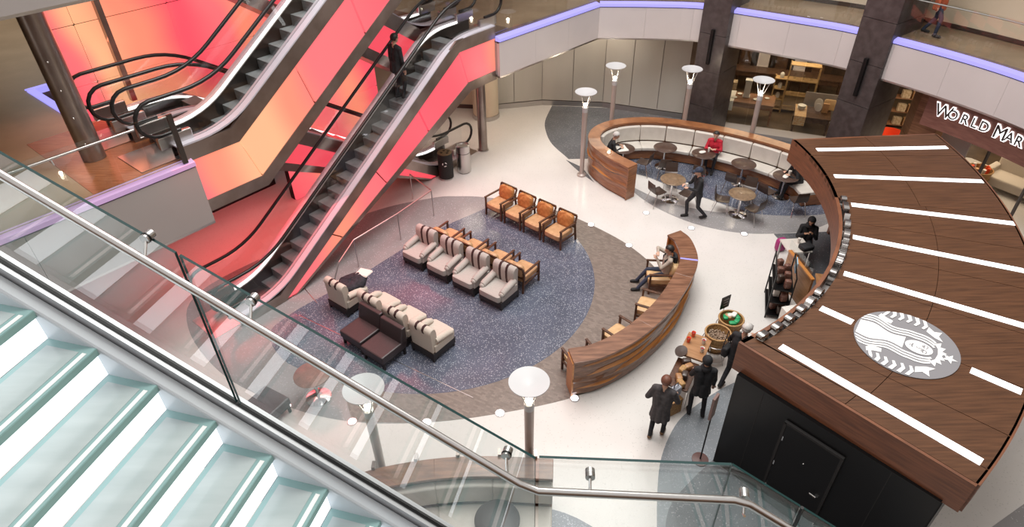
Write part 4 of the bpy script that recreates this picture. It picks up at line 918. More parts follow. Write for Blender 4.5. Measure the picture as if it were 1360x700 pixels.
def ik(a, b2, l1, l2, pole):
    a, b2 = Vector(a), Vector(b2); d = b2-a; D = d.length
    if D > (l1+l2)*.995: b2 = a+d*((l1+l2)*.995/D); d = b2-a; D = d.length
    x = d/D; t = (l1*l1-l2*l2+D*D)/(2*D); h = math.sqrt(max(0, l1*l1-t*t)); p = Vector(pole); p = (p-x*p.dot(x)).normalized(); return a+x*t+p*h, b2
def person(label, loc, rz, pose='stand', feet=None, hands=None, lean=.03, pelvis=None, top='black', pants='dark', shoe='shoe', hair='black', style='short', coat=0., puff=1., scale=1., nod=.1, turn=0., skin=None, grip=.5):
    skin = skin or SKIN; root = thing('person', label, 'person', loc, rz)
    sit = pose == 'sit'
    pv = Vector(pelvis or (0, 0, .53 if sit else .93))
    f0 = feet or ([(.12, -.52, .0), (-.12, -.50, .0)] if sit else [(.10, .0, 0), (-.10, .0, 0)])
    up_ = Vector((0, -sin(lean), cos(lean))); fwd = Vector((0, -cos(lean), -sin(lean)))
    ch = pv+up_*.30; sh = pv+up_*.47; nk = pv+up_*.53; hd = nk+Vector((0, -.035-.06*sin(nod), .135))
    caps = []; tz = []
    def cap(a, b2, r1, r2, z): caps.append((Vector(a), Vector(b2), r1, r2, z))
    pf = puff
    for sx in (-1, 1):                       # torso from two tapered columns and a core
        cap(pv+Vector((sx*.065, .0, .0)), ch+Vector((sx*.075, 0, 0)), .105*pf, .115*pf, 'top'); cap(ch+Vector((sx*.075, 0, 0)), sh+Vector((sx*.10, .01, -.03)), .115*pf, .075*pf, 'top')
        cap(pv+Vector((sx*.07, .01, -.02)), pv+Vector((sx*.085, .015, -.09)), .105, .105, 'top' if coat else 'pants')
        hip = pv+Vector((sx*.095, 0, -.04)); s_ = [f for f in f0 if f[0]*sx > 0] or [f0[0 if sx > 0 else 1]]; ft = Vector(s_[0] if len(s_) == 1 else f0[0 if sx > 0 else 1])
        kn, an = ik(hip, ft+Vector((0, .02, .085)), .43, .42, (sx*.12, -1, .25 if sit else 0))
        cap(hip, kn, .088, .058, 'pants'); cap(kn, kn+(an-kn)*.4, .058, .054, 'pants'); cap(kn+(an-kn)*.4, an, .054, .044, 'pants')
        cap(an+Vector((0, .02, -.035)), ft+Vector((0, -.13, .038)), .048, .036, 'shoe'); cap(ft+Vector((0, -.03, .04)), ft+Vector((sx*.012, -.12, .035)), .044, .038, 'shoe')
        S = sh+Vector((sx*.175, .0, -.035)); cap(sh+Vector((sx*.06, 0, .0)), S, .062*pf, .066*pf, 'top')
        hdt = Vector((hands or {}).get(sx, (sx*.25, -.06, pv.z-.13)))
        el, wr = ik(S, hdt, .29, .25, (sx*.6, .8, -.35)); cap(S, el, .060*pf, .048*pf, 'top'); cap(el, wr, .048*pf, .034*pf, 'top')
        hv = (wr-el).normalized(); side = hv.cross(Vector((0, 0, 1))); side = side.normalized() if side.length > .2 else Vector((1, 0, 0)); nrm = side.cross(hv)
        if nrm.z > 0: nrm = -nrm
        pm = wr+hv*.075; cap(wr, wr+hv*.03, .027, .030, 'skin')
        for j, (o, ln) in enumerate(((-.028, .062), (-.009, .074), (.010, .070), (.028, .054))):
            b0 = wr+hv*.03+side*o*.6; k0 = wr+hv*.085+side*o; k1 = k0+(hv*cos(grip)+nrm*sin(grip))*ln*.55; k2 = k1+(hv*cos(grip*2.1)+nrm*sin(grip*2.1))*ln*.5
            cap(b0, k0, .016, .0115, 'skin'); cap(k0, k1, .010, .009, 'skin'); cap(k1, k2, .009, .0075, 'skin')
        th = wr+hv*.035-side*sx*.030; cap(th, th-side*sx*.022+hv*.03+nrm*.012, .013, .010, 'skin'); cap(th-side*sx*.022+hv*.03+nrm*.012, th-side*sx*.020+hv*.058+nrm*.026, .010, .008, 'skin')
    cap(nk+Vector((0, .01, -.05)), nk+Vector((0, -.012, .07)), .056, .052, 'skin')
    if coat:
        for k in range(8):
            a = 2*PI*k/8; fl = 1+.25*coat
            if sit: continue
            cap(pv+Vector((.085*cos(a), .07*sin(a), .05)), pv+Vector((.14*fl*cos(a), .11*fl*sin(a), -coat)), .075*pf, .055*pf, 'top')
    Hr = Matrix.Rotation(turn, 3, 'Z') @ Matrix.Rotation(nod, 3, 'X')
    H_ = lambda x, y, z: hd+Hr @ Vector((x, y, z))
    cap(H_(0, .018, .03), H_(0, -.012, .03), .082, .080, 'skin'); cap(H_(0, -.02, .0), H_(0, -.045, -.068), .070, .040, 'skin'); cap(H_(0, .02, .02), H_(0, .0, -.03), .078, .062, 'skin')
    cap(H_(0, -.088, .005), H_(0, -.106, -.026), .011, .014, 'skin'); cap(H_(-.026, -.080, -.062), H_(.026, -.080, -.062), .010, .010, 'skin')
    for sx in (-1, 1): cap(H_(sx*.080, .01, .012), H_(sx*.082, .016, -.026), .016, .012, 'skin'); cap(H_(sx*.045, -.074, .030), H_(sx*.02, -.082, .030), .012, .011, 'skin')
    mb = MB()
    for a, b2, r1, r2, z in caps:
        d = b2-a; l = d.length or 1e-4; x = d/l if d.length > 1e-5 else Vector((0, 0, 1)); u = Vector((0, 0, 1)) if abs(x.z) < .9 else Vector((1, 0, 0)); y = (u-x*u.dot(x)).normalized(); w_ = x.cross(y); secs = []
        for (o, r) in [(-r1*.98, r1*.2), (-r1*.8, r1*.6), (-r1*.4, r1*.92), (0, r1), (l, r2), (l+r2*.4, r2*.92), (l+r2*.8, r2*.6), (l+r2*.98, r2*.2)]:
            secs.append([a+x*o+(y*cos(2*PI*j/12)+w_*sin(2*PI*j/12))*r for j in range(12)])
        mb.loft(secs)
    me = bpy.data.meshes.new('b'); me.from_pydata(mb.v, [], mb.f)
    bm = bmesh.new(); bm.from_mesh(me); bmesh.ops.recalc_face_normals(bm, faces=bm.faces); bm.to_mesh(me); bm.free()
    o = bpy.data.objects.new('b', me); COL.objects.link(o); r_ = o.modifiers.new('r', 'REMESH'); r_.mode = 'VOXEL'; r_.voxel_size = .0105
    sm = o.modifiers.new('s', 'SMOOTH'); sm.iterations = 3; sm.factor = .5
    bpy.context.view_layer.update(); bme = bpy.data.meshes.new_from_object(o.evaluated_get(bpy.context.evaluated_depsgraph_get())); bpy.data.objects.remove(o); bpy.data.meshes.remove(me)
    n = len(bme.polygons); ce = np.empty(n*3); bme.polygons.foreach_get('center', ce); ce = ce.reshape(-1, 3); best = np.full(n, 1e9); zi = np.zeros(n, int); zn = ['top', 'pants', 'shoe', 'skin']
    for a, b2, r1, r2, z in caps:
        A, B = np.array(a), np.array(b2); d = B-A; L2 = d@d+1e-9; t = np.clip((ce-A)@d/L2, 0, 1); dist = np.linalg.norm(ce-A-t[:, None]*d, axis=1)-(r1+(r2-r1)*t)
        m_ = dist < best; best[m_] = dist[m_]; zi[m_] = zn.index(z)
    bme.materials.clear()
    for q in (CL[top], CL[pants], CL[shoe], skin): bme.materials.append(q)
    bme.polygons.foreach_set('material_index', zi); bme.polygons.foreach_set('use_smooth', [True]*n); bme.name = 'body'
    body = bpy.data.objects.new('body', bme); COL.objects.link(body); body.parent = root; root.scale = (scale,)*3
    for sx in (-1, 1): obj('eye', MB().ball(H_(sx*.032, -.083, .012), .0095, 8, 6), EYE, root)
    # hair and headwear
    hm = MB(); long_ = style in ('long', 'hood')
    nu, nv = 22, 16; R_ = (.094, .106, .104); rows = []
    for i in range(nv+1):
        t = PI*i/nv; rows.append([Vector((R_[0]*max(sin(t), .02)*cos(2*PI*j/nu), R_[1]*max(sin(t), .02)*sin(2*PI*j/nu), R_[2]*cos(t))) for j in range(nu)])
    vs = [H_(v.x, v.y+.016, v.z+.028) for q in rows for v in q]; fs = []
    for i in range(nv):
        for j in range(nu):
            c0 = (rows[i][j]+rows[i][(j+1) % nu]+rows[i+1][j]+rows[i+1][(j+1) % nu])/4
            if style == 'hood': keep = not (c0.y < -.055 and -.085 < c0.z < .065)
            else: keep = c0.z > (.045 if c0.y < -.03 else (-.01 if c0.y < .03 else -.065))
            if keep: fs.append((i*nu+j, i*nu+(j+1) % nu, (i+1)*nu+(j+1) % nu, (i+1)*nu+j))
    hm.add(vs, fs)
    ho = obj('head_covering' if style == 'hood' else 'hair', hm, HAIR[hair] if style != 'hood' else CL['black'], root, smooth=True); so = ho.modifiers.new('th', 'SOLIDIFY'); so.thickness = .012; so.offset = 1
    if style == 'long': obj('hair', MB().pillow(H_(0, .05, -.07), (.17, .10, .22), e=.7), HAIR[hair], root, smooth=True)
    if style == 'hood': obj('scarf', MB().lathe([(.10, -.02), (.12, .02), (.105, .07), (.075, .09)], 18, tuple(nk+Vector((0, 0, -.05)))), CL['black'], root, smooth=True)
    if style == 'cap':
        cm = MB(); cm.v = [tuple(H_(v.x*1.06, v.y*1.06+.014, v.z*1.02+.034)) for q in rows[:9] for v in q]; cm.f = [[i*nu+j, i*nu+(j+1) % nu, (i+1)*nu+(j+1) % nu, (i+1)*nu+j] for i in range(8) for j in range(nu)]; cm.mi = [0]*len(cm.f)
        cm.add([H_(x, y, z) for x, y, z in ((-.075, -.085, .05), (-.05, -.17, .035), (0, -.19, .04), (.05, -.17, .035), (.075, -.085, .05), (.0, -.09, .062))], [(0, 1, 2, 3, 4, 5)])
        co = obj('cap', cm, HAIR['grey'] if hair == 'capgrey' else CL['navy'], root, smooth=True); so = co.modifiers.new('th', 'SOLIDIFY'); so.thickness = .010; so.offset = 1
    return root, H_, sh, pv
HAIR['capgrey'] = HAIR['grey']
# seated in the cafe booth
person('grey-haired person in a black jacket reading at the left end of the booth', (3.30, 19.42, .006), face(1, -.1), 'sit', hands={1: (.12, -.36, .77), -1: (-.12, -.38, .77)}, lean=.32, hair='grey', nod=.45)
q_ = person('person in a red coat seated against the cream booth cushions', (6.80, 19.33, .006), face(-.42, -.9), 'sit', hands={1: (.10, -.34, .80), -1: (-.10, -.34, .80)}, lean=.12, top='red', hair='black', style='short', puff=1.08, nod=.05)
person('person in black leaning on the table at the right booth end', (8.95, 17.40, .006), face(-1, -.12), 'sit', hands={1: (.14, -.42, .77), -1: (-.14, -.42, .77)}, lean=.45, hair='black', nod=.6)
person('person in dark clothes and cap walking with a white cup', (5.46, 16.2, .004), face(-1, -.08), 'stand', feet=[(.10, .30, .03), (-.10, -.20, 0)], hands={1: (.14, -.34, 1.12), -1: (-.14, -.34, 1.10)}, lean=.10, top='black', pants='dark', hair='black', style='cap', nod=.15, pelvis=(0, .02, .90))
person('person in a black head covering seated at the kiosk side table', (7.95, 14.22, .012), face(-.35, -.94), 'sit', hands={1: (.10, -.26, .88), -1: (-.10, -.28, .86)}, lean=.15, style='hood', nod=.5, skin=SKIN2)
man = person('seated person in a beige jacket and jeans on the bench wall armchair', (3.90, 13.0, .006), face(-1, .06), 'sit', pelvis=(0, .02, .50), feet=[(.20, -.68, 0), (-.14, -.66, 0)], hands={-1: (-.05, -.22, 1.05), 1: (.05, -.24, .90)}, lean=-.10, top='beige', pants='navy', hair='black', nod=.1)
person('auburn-haired person in a long charcoal quilted coat, seen from behind', (2.84, 8.27, .0), face(.45, .89), 'stand', feet=[(.11, .10, 0), (-.10, -.10, 0)], hands={1: (.22, -.18, .98), -1: (-.2, -.30, 1.05)}, top='grey', pants='dark', shoe='boot', hair='brown', coat=.34, puff=1.22, scale=.965)
person('shopper in black coat and black hat facing the display table', (3.76, 8.78, .004), face(.18, .98), 'stand', feet=[(.15, -.02, 0), (-.14, .02, 0)], hands={1: (.16, -.34, 1.02), -1: (-.26, -.14, .84)}, top='black', pants='dark', hair='black', style='hood', coat=.20, puff=1.15, scale=.95)
person('person in black with a grey cap walking past the kiosk corner', (4.70, 9.58, .0), face(.75, .66), 'stand', feet=[(.10, .22, .02), (-.10, -.16, 0)], hands={1: (.15, -.28, 1.18), -1: (-.12, -.30, 1.25)}, lean=.16, top='black', pants='dark', hair='capgrey', style='cap', puff=1.1, nod=.25, pelvis=(0, .02, .91))
person('dark silhouetted person riding the lower up escalator', (*SN(11.02, -13.36), 3.60), face(dx, dy), 'stand', feet=[(.09, .02, .0), (-.09, -.06, 0)], top='black', pants='dark', coat=.15, puff=1.1, scale=1.02)
person('person in a rust-red coat walking on the upper level', (11.98, 18.36, L1), face(.62, -.78), 'stand', feet=[(.1, .22, .02), (-.1, -.18, 0)], top='rust', pants='navy', hair='black', coat=.18, puff=1.15)

# ------------------------------------------------------------------ shop behind the booth
GA, GB = Vector((7.35, 22.75, 0)), Vector((11.6, 20.95, 0)); gx = (GB-GA).normalized(); gy = Vector((-gx.y, gx.x, 0)); gr = atan2(gx.y, gx.x)
def SH(u, v, z): return GA+gx*u+gy*v+Vector((0, 0, z))
win = bpy.data.objects.new('window_1', None); COL.objects.link(win); win['kind'] = 'structure'
for k in range(3): obj('glass_pane', MB().box(SH(.78+1.53*k, 0, 1.8), (1.51, .015, 3.3), gr), M_shopglass, win)
obj('sill', MB().box(SH(2.3, -.25, .07), (4.7, .6, .14), gr), M_fasciagrey, win); obj('head_rail', MB().box(SH(2.3, 0, 3.45), (4.7, .08, .1), gr), M_steel, win)
shopfloor = struct('floor', MB().prism([tuple(SH(-.6, .3, 0))[:2], tuple(SH(9, .3, 0))[:2], (17, 17), (20, 14), (20, 30), (7, 30), (6.4, 23.6)], .0, .012), noisy('shop_floor_tan', (.10, .07, .045), (.16, .11, .07), (2, 2, 2), .3))
struct('wall_shop', MB().box(SH(2.5, 5.4, 1.85), (12, .2, 3.7), gr), noisy('shop_wall', (.05, .03, .02), (.09, .055, .035), (2, 2, 2), .6))
struct('wall_shop_side', MB().box(SH(-.7, 2.6, 1.85), (.15, 5.2, 3.7), gr), noisy('shop_side', (.10, .065, .04), (.16, .11, .07), (2, 2, 2), .6))
for u in (.15, .5, 3.2, 3.5, 3.8):
    t = thing('spot_light', 'small spotlight under the fascia above the shop window, '+{.15: 'first from the left', .5: 'second from the left', 3.2: 'third from the left', 3.5: 'fourth from the left', 3.8: 'at the right end'}[u], 'lamp', SH(u, -1.0, 3.36), 0, 'spotlights above the shop window')
    obj('lens', MB().lathe([(.05, 0), (.05, .02), (.01, .025)], 12), M_shoplight, t); obj('body', MB().lathe([(.055, .02), (.05, .06)], 12), M_steel, t); obj('stem', MB().tube([(0, 0, .05), (0, 0, .36)], .012, 6), M_steel, t)
lamp('shop_ceiling_light', 'AREA', tuple(SH(2.3, 2.2, 3.45)), 150, (1, .80, .56), 4, 2.2, (0, 0, gr))
lamp('shop_ceiling_light', 'AREA', (14.6, 18.8, 3.5), 170, (1, .80, .56), 4, 3, (0, 0, -1.1))
P_tex = noisy('patterned_paper', (.34, .24, .14), (.58, .47, .33), (14, 14, 14), .6)
def shop_table(label, u, v, w_, d, h, m):
    t = thing('display_table', label, 'table', SH(u, v, .012), gr); obj('table_top', MB().box((0, 0, h-.02), (w_, d, .05)), m, t, bevel=.006)
    for a in (-1, 1):
        for b2 in (-1, 1): obj('leg', MB().box((a*(w_/2-.06), b2*(d/2-.06), (h-.045)/2), (.07, .07, h-.045)), m, t)
    obj('apron', MB().box((0, -d/2+.05, h-.13), (w_-.2, .03, .16)), m, t); return t
M_darktable = wood('dark_table', (.06, .03, .018), (.11, .06, .035), (8, 8, 8), .35)
shop_table('wooden display table left of the lamp inside the shop window', 1.45, .95, 1.9, 1.0, .80, M_storewood)
shop_table('low dark display table at the right of the shop window', 3.75, .85, 1.25, 1.05, .62, M_darktable)
shop_table('long dark counter across the back of the shop', 2.6, 3.7, 4.2, .7, .95, M_darktable)
def item(name, label, cat, mb, m, p, rz=0, grp=None, **k): return tag(obj(name, mb, m, loc=p, rz=rz, **k), label, cat, grp)
item('table_runner', 'pale cloth runner over the left end of the display table', 'cloth', MB().box((0, 0, .004), (.42, 1.04, .008)).box((0, -.525, -.18), (.42, .01, .37)), M_paper, SH(.75, .95, .822), gr)
item('table_runner', 'orange patterned cloth hanging off the low dark table', 'cloth', MB().box((0, 0, .004), (.40, 1.09, .008)).box((0, -.55, -.17), (.40, .01, .35)), noisy('orange_pattern', (.55, .28, .10), (.62, .50, .33), (22, 22, 22), .7), SH(3.35, .85, .642), gr)
bl = MB().lathe([(.10, 0), (.11, .05), (.06, .10), (.10, .16), (.13, .30), (.12, .44), (.05, .50)], 20)
item('vase', 'tall white lantern vase on the wooden display table', 'vase', MB().box((0, 0, .02), (.26, .26, .04)).box((0, 0, .33), (.22, .22, .58)).box((0, 0, .64), (.26, .26, .04)), M_paper, SH(1.35, 1.05, .825), gr)
for k, (u, v, r) in enumerate(((.95, .8, .10), (1.1, 1.2, .09), (1.75, .85, .12), (2.1, 1.1, .09))):
    item('plate', 'white plate on the display table, '+['at the left end', 'behind the left plate', 'near the middle', 'at the right end'][k], 'plate', MB().lathe([(.03, 0), (r*.7, .004), (r, .02), (r*1.01, .024), (r*.7, .010), (.01, .008)], 20), M_paper, SH(u, v, .826), 0, 'plates in the shop window')
for k in range(3): item('bowl_stack', 'white bowl of the stack on the low table, '+['lowest', 'middle', 'topmost'][k], 'bowl', MB().lathe([(.05, 0), (.12, .03), (.15, .07), (.14, .07), (.10, .03), (.01, .015)], 20), M_paper, SH(3.35, .95, .655+.045*k), 0, 'bowls in the shop window', smooth=True)
for k, (u, v, c) in enumerate(((3.9, 1.1, 'tall'), (3.9, .9, 'short'))):
    item('chair_back_plate', 'oval white plate standing upright on the low table, '+['rear one', 'front one'][k], 'plate', MB().pillow((0, 0, .22-.04*k), (.30-.05*k, .04, .44-.12*k), e=.9), M_paper, SH(u, v, .645), gr-.2, smooth=True)
item('gift_box', 'orange box standing on the low dark table', 'box', MB().box((0, 0, .17), (.20, .10, .34)).box((0, -.052, .2), (.12, .004, .18)), M_leather, SH(4.15, .95, .645), gr)
item('cushion', 'yellow striped cushion leaning at the right of the shop window', 'cushion', MB().pillow((0, 0, .2), (.42, .14, .4), M=Matrix.Rotation(-.3, 3, 'X')), M_leather2, SH(4.28, 1.22, .64), gr, smooth=True)
item('panel_board', 'grey display board standing behind the low table', 'board', MB().box((0, 0, .55), (1.1, .04, 1.1)).box((0, .1, .05), (.8, .2, .05)), M_fasciagrey, SH(3.95, 1.55, .012), gr)
def shelf_unit(label, p, rz, w_, h, n, d=.4, m=M_shelfwood):
    t = thing('shelf_unit', label, 'shelf', p, rz)
    for a in (-1, 1):
        for b2 in (-1, 1): obj('post', MB().box((a*(w_/2), b2*d/2, h/2), (.045, .045, h)), m, t)
    for k in range(n): obj('shelf', MB().box((0, 0, .12+(h-.16)*k/(n-1)), (w_, d, .03)), m, t)
    return t
shelf_unit('pale wooden shelf unit inside the shop window', SH(3.2, 2.2, .012), gr, 1.05, 1.9, 4)
shelf_unit('narrow pale shelf with white jars left of the shelf unit', SH(2.45, 2.1, .012), gr, .42, 1.35, 4, .36)
for k in range(3): item('jar', 'white jar on the narrow pale shelf, '+['bottom level', 'middle level', 'top level'][k], 'jar', MB().lathe([(.07, 0), (.08, .12), (.06, .19), (.02, .21)], 14), M_paper, SH(2.45, 2.05, .55+.398*k-.008 if k else .563-.008), 0, 'jars on the narrow shelf', smooth=True)
for k in range(5):
    item('glassware', 'small glass vessel on the pale shelf unit, '+['lower shelf left', 'lower shelf right', 'middle shelf left', 'middle shelf centre', 'middle shelf right'][k], 'glass', MB().lathe([(.05, 0), (.06, .10), (.03, .14), (.035, .2)], 12), M_glass, SH([2.95, 3.4, 2.9, 3.2, 3.5][k], 2.2, .735 if k < 2 else 1.32), 0, 'glassware on the shelf unit', smooth=True)
for k in range(6):
    item('carton', 'patterned carton in the stack at the left inside the shop, '+['bottom left', 'bottom right', 'second row left', 'second row right', 'third row', 'topmost'][k], 'box', MB().box((0, 0, .2), (.42, .36, .40)).box((0, -.182, .2), (.3, .006, .2)), P_tex, SH(.15+.45*(k % 2)*(k < 4)+.02*k, 2.5, .014+.402*(k//2 if k < 4 else k-2)), gr+.05*(k % 3), 'patterned cartons', bevel=.004)
for k in range(5):
    t = thing('high_back_chair', 'high backed chair behind the shop counter, '+['first from the left', 'second from the left', 'third from the left', 'fourth from the left', 'fifth from the left'][k], 'chair', SH(.9+.72*k, 4.6, .012), gr, 'chairs at the back of the shop')
    m = M_fascia if k in (1, 3) else M_darktable
    obj('backrest', MB().box((0, .2, 1.15), (.46, .06, 1.1)), m, t, bevel=.02); obj('seat', MB().box((0, 0, .72), (.46, .44, .10)), m, t, bevel=.02)
    for a in (-1, 1):
        for b2 in (-1, 1): obj('leg', MB().box((a*.19, b2*.18, .335), (.045, .045, .67)), M_darktable, t)
# ------------------------------------------------------------------ lettered shop front on the right
fo = resample(off(FC, .42), 200)[0]; i0 = min(range(200), key=lambda i: abs(fo[i][1]-17.35)); sg = fo[i0:]
hd_ = struct('trim_8', wall_strip(sg, 0, .3, 2.35, 3.42), wood('sign_band_wood', (.17, .07, .055), (.24, .11, .085), (3, 3, 18), .4))
sign = thing('shop_sign', 'dark raised letters with white halo light on the reddish shop band', 'sign', (*sg[0], 2.75))
lens_ = [0]
for a, b2 in zip(sg, sg[1:]): lens_.append(lens_[-1]+hypot(b2[0]-a[0], b2[1]-a[1]))
u = .32; big, small = .50, .38
for ch in 'WORLD MARKET':
    if ch == ' ': u += .12; continue
    szz = big if ch in 'WM' and (u < .5 or ch == 'M') else small
    wch = {'W': .42, 'M': .40, 'O': .33, 'R': .31, 'L': .27, 'D': .32, 'A': .32, 'K': .32, 'E': .27, 'T': .28}[ch]*.83
    uc = u+wch/2; i = min(range(len(sg)), key=lambda k: abs(lens_[k]-uc)); a, b2 = sg[max(i-1, 0)], sg[min(i+1, len(sg)-1)]; X = Vector((b2[0]-a[0], b2[1]-a[1], 0)).normalized(); Nn = Vector((X.y, -X.x, 0))
    p = Vector((sg[i][0]-sg[0][0], sg[i][1]-sg[0][1], 0)); zz = .02 if szz == big else .05
    put_letter('letter', ch, szz, .012, M_signdark, sign, p+Nn*.058+Vector((0, 0, zz)), X, off_=.0, sx=.92); put_letter('halo', ch, szz, .006, M_halo, sign, p+Nn*.03+Vector((0, 0, zz)), X, off_=.030, sx=.92)
    u += wch+.02
wp = off(FC, .9)
obj_w = struct('wall_shop_portal', MB().prism([(12.35, 18.6), (13.2, 18.15), (13.0, 17.55), (12.6, 17.4), (12.2, 18.0)], 0, 3.4), M_storewood)
dr = struct('door_1', MB().box((12.95, 16.9, 1.2), (.05, .9, 2.4), .35), M_steel); obj('door_handle', MB().tube([(12.88, 16.6, .8), (12.88, 16.6, 1.5)], .02, 8), M_chrome, dr)
for x, y in ((13.25, 15.9), (13.6, 14.6), (13.8, 13.2)): struct('trim_9', MB().box((x, y, 1.2), (.06, .06, 2.4)), M_darksteel)
item('tub_chair', 'bright red tub chair by the shop entrance', 'chair', MB().lathe([(.30, .0), (.34, .30), (.40, .62), (.43, .72), (.40, .73), (.34, .45), (.30, .34), (.01, .32)], 26), M_redtub, (13.05, 20.1, .012), 0, None, smooth=True)
t = thing('slatted_crate', 'yellow slatted crate stacked with cream goods by the pillar', 'crate', (12.55, 20.75, .012), .3)
for k in range(6): obj('slat', MB().box((-.3+.12*k, -.3, .4), (.09, .03, .8)), M_leather2, t)
obj('body', MB().box((0, 0, .4), (.66, .56, .78)), M_shelfwood, t); obj('goods', MB().pillow((0, 0, .93), (.62, .5, .28), e=.4), M_paper, t)
def basket(label, p, r, h, fill=None, grp=None):
    t = thing('wicker_basket', label, 'basket', p, 0, grp); obj('body', MB().lathe([(r*.72, 0), (r*.9, h*.5), (r, h), (r*.95, h), (r*.85, h*.5), (r*.68, .03), (.01, .03)], 28), M_wicker, t, smooth=True)
    obj('rim', MB().tube([(r*cos(2*PI*k/28), r*sin(2*PI*k/28), h) for k in range(28)], .022, 8, True), M_wicker, t, smooth=True)
    for k in range(3): rr2 = r*(.76+.09*k); obj('weave_band', MB().tube([(rr2*1.01*cos(2*PI*j/28), rr2*1.01*sin(2*PI*j/28), h*(.12+.25*k)) for j in range(28)], .012, 6, True), M_wicker, t)
    return t
basket('tall wicker basket beside the shop door', (14.0, 18.3, .012), .40, .9); b_ = basket('wicker basket filled with red goods beside the taller one', (14.55, 17.5, .012), .36, .7)
for k in range(7): item('fabric_roll', 'red and orange roll standing in the shop basket, '+['first', 'second', 'third', 'fourth', 'fifth', 'sixth', 'seventh'][k]+' round the basket', 'roll', MB().tube([(0, 0, 0), (.05*cos(k), .05*sin(k), .36)], .05, 10), [M_redtub, M_leather, M_paper][k % 3], (14.55+.18*cos(k*.9), 17.5+.18*sin(k*.9), .45), 0, 'rolls in the shop basket')
t = thing('milk_churn', 'steel milk churn in the shop entrance', 'churn', (14.05, 16.35, .012)); obj('body', MB().lathe([(.20, 0), (.22, .4), (.14, .55), (.13, .62), (.16, .66)], 24), M_steel, t, smooth=True); obj('handle', MB().tube([(-.13, 0, .6), (-.24, 0, .52), (-.2, 0, .38)], .012, 6), M_steel, t)
t = thing('sofa', 'beige sofa inside the lettered shop', 'sofa', (15.7, 17.1, .012), -1.0); obj('seat', MB().box((0, 0, .3), (1.8, .8, .3)), M_cream, t, bevel=.05); obj('backrest', MB().box((0, .4, .55), (1.8, .2, .6)), M_cream, t, bevel=.05)
for a in (-1, 1): obj('arm', MB().box((a*.9, 0, .45), (.2, .8, .35)), M_cream, t, bevel=.04)
shelf_unit('tall dark shelf in the shop entrance behind the crate', (14.6, 22.0, .012), -.3, 1.4, 2.2, 5, .4, M_storewood)
for k in range(8): item('shop_box', 'small box on the dark shelf in the shop entrance, '+['lower left', 'lower middle', 'lower right', 'centre left', 'centre right', 'upper left', 'upper middle', 'upper right'][k], 'box', MB().box((0, 0, .13), (.26, .2, .26)).box((0, -.102, .13), (.16, .006, .12)), [P_tex, M_leather, M_redtub][k % 3], (14.3+.32*(k % 3), 21.98-.1*(k % 3), .14+.51*(k//3+0)+.018), -.3, 'boxes on the dark shop shelf')
# ------------------------------------------------------------------ kiosk side props
t = thing('display_table', 'narrow display table with bags and red cups beside the shoppers', 'table', (3.80, 9.75, .0), math.radians(60))
obj('table_top', MB().box((.25, 0, .78), (.75, .52, .05)), M_oak, t, bevel=.006); obj('table_top', MB().box((-.55, .02, .66), (.85, .46, .05)), M_chairwood, t, bevel=.006)
for a in (-.9, -.2, .58):
    for b2 in (-.2, .2): obj('leg', MB().tube([(a, b2, 0), (a, b2, .64 if a < .1 else .76)], .015, 7), M_chrome, t)
rt60 = Matrix.Rotation(math.radians(60), 3, 'Z')
def TB(x, y, z): return Vector((3.80, 9.75, z))+rt60 @ Vector((x, y, 0))
for k, (x, y) in enumerate(((.52, .14), (.30, .18), (.40, -.12), (.14, -.16))):
    c = thing('cup', 'dark red cup on the display table, '+['far left', 'near left', 'far right', 'near right'][k], 'cup', TB(x, y, .807), 0, 'red cups on the display table'); obj('body', MB().lathe([(.035, 0), (.048, .12), (.04, .11), (.01, .02)], 14), M_paper if k > 1 else M_redtub, c, smooth=True); obj('drink', MB().lathe([(.042, .095), (.01, .1)], 14), mat('red_drink%d' % k, (.25, .01, .01), .3), c)
for k in range(6):
    b_ = tag(obj('coffee_bag', MB().pillow((0, 0, .07), (.19, .13, .14), e=.4), [M_brownchair, M_oak, M_wicker][k % 3], loc=TB(-.25-.13*k, .04*(-1)**k, .69), rz=.4*k, smooth=True), 'coffee bag on the lower display table, '+['nearest the cups', 'second from the cups', 'third from the cups', 'fourth from the cups', 'fifth from the cups', 'at the end by the paper bag'][k], 'bag', 'coffee bags on the display table')
item('platter', 'round brown platter in front of the black-hatted shopper', 'platter', MB().lathe([(.03, 0), (.17, .02), (.18, .05), (.01, .03)], 24, sc=(1, .7)), M_brownchair, TB(-.10, .22, .815), 1, None, smooth=True)
t = thing('paper_bag', 'brown paper bag beside the display table', 'bag', (3.28, 8.85, 0), .5); obj('body', MB().box((0, 0, .2), (.34, .16, .40)), M_wicker, t); obj('handle', MB().tube([(-.08, .08, .40), (-.07, .08, .5), (.07, .08, .5), (.08, .08, .40)], .008, 6), M_paper, t); obj('fold', MB().box((0, -.085, .38), (.34, .006, .05)), M_oak, t)
def basket_stand(label, x, y, h):
    t = thing('basket_stand', label, 'stand', (x, y, 0))
    for k in range(4): a = PI/4+k*PI/2; obj('leg', MB().tube([(.28*cos(a), .28*sin(a), 0), (.18*cos(a), .18*sin(a), h*.5), (.27*cos(a), .27*sin(a), h)], .010, 6), M_steel, t)
    for z, r in ((h, .30), (h*.5, .18), (.12, .25)): obj('ring', MB().tube([(r*cos(2*PI*j/24), r*sin(2*PI*j/24), z) for j in range(24)], .009, 6, True), M_steel, t)
    obj('shelf', MB().lathe([(.24, h*.62), (.24, h*.62+.01), (.01, h*.62+.01)], 20), M_steel, t)
basket_stand('wire stand under the basket of nuts', 4.50, 10.33, .62); basket_stand('wire stand under the basket with green packets', 4.92, 10.78, .62)
basket('wicker basket of nuts on a wire stand by the display table', (4.50, 10.33, .40), .27, .44); basket('wicker basket with green packets on a wire stand', (4.92, 10.78, .40), .27, .44)
nt = MB(); rr = random.Random(2)
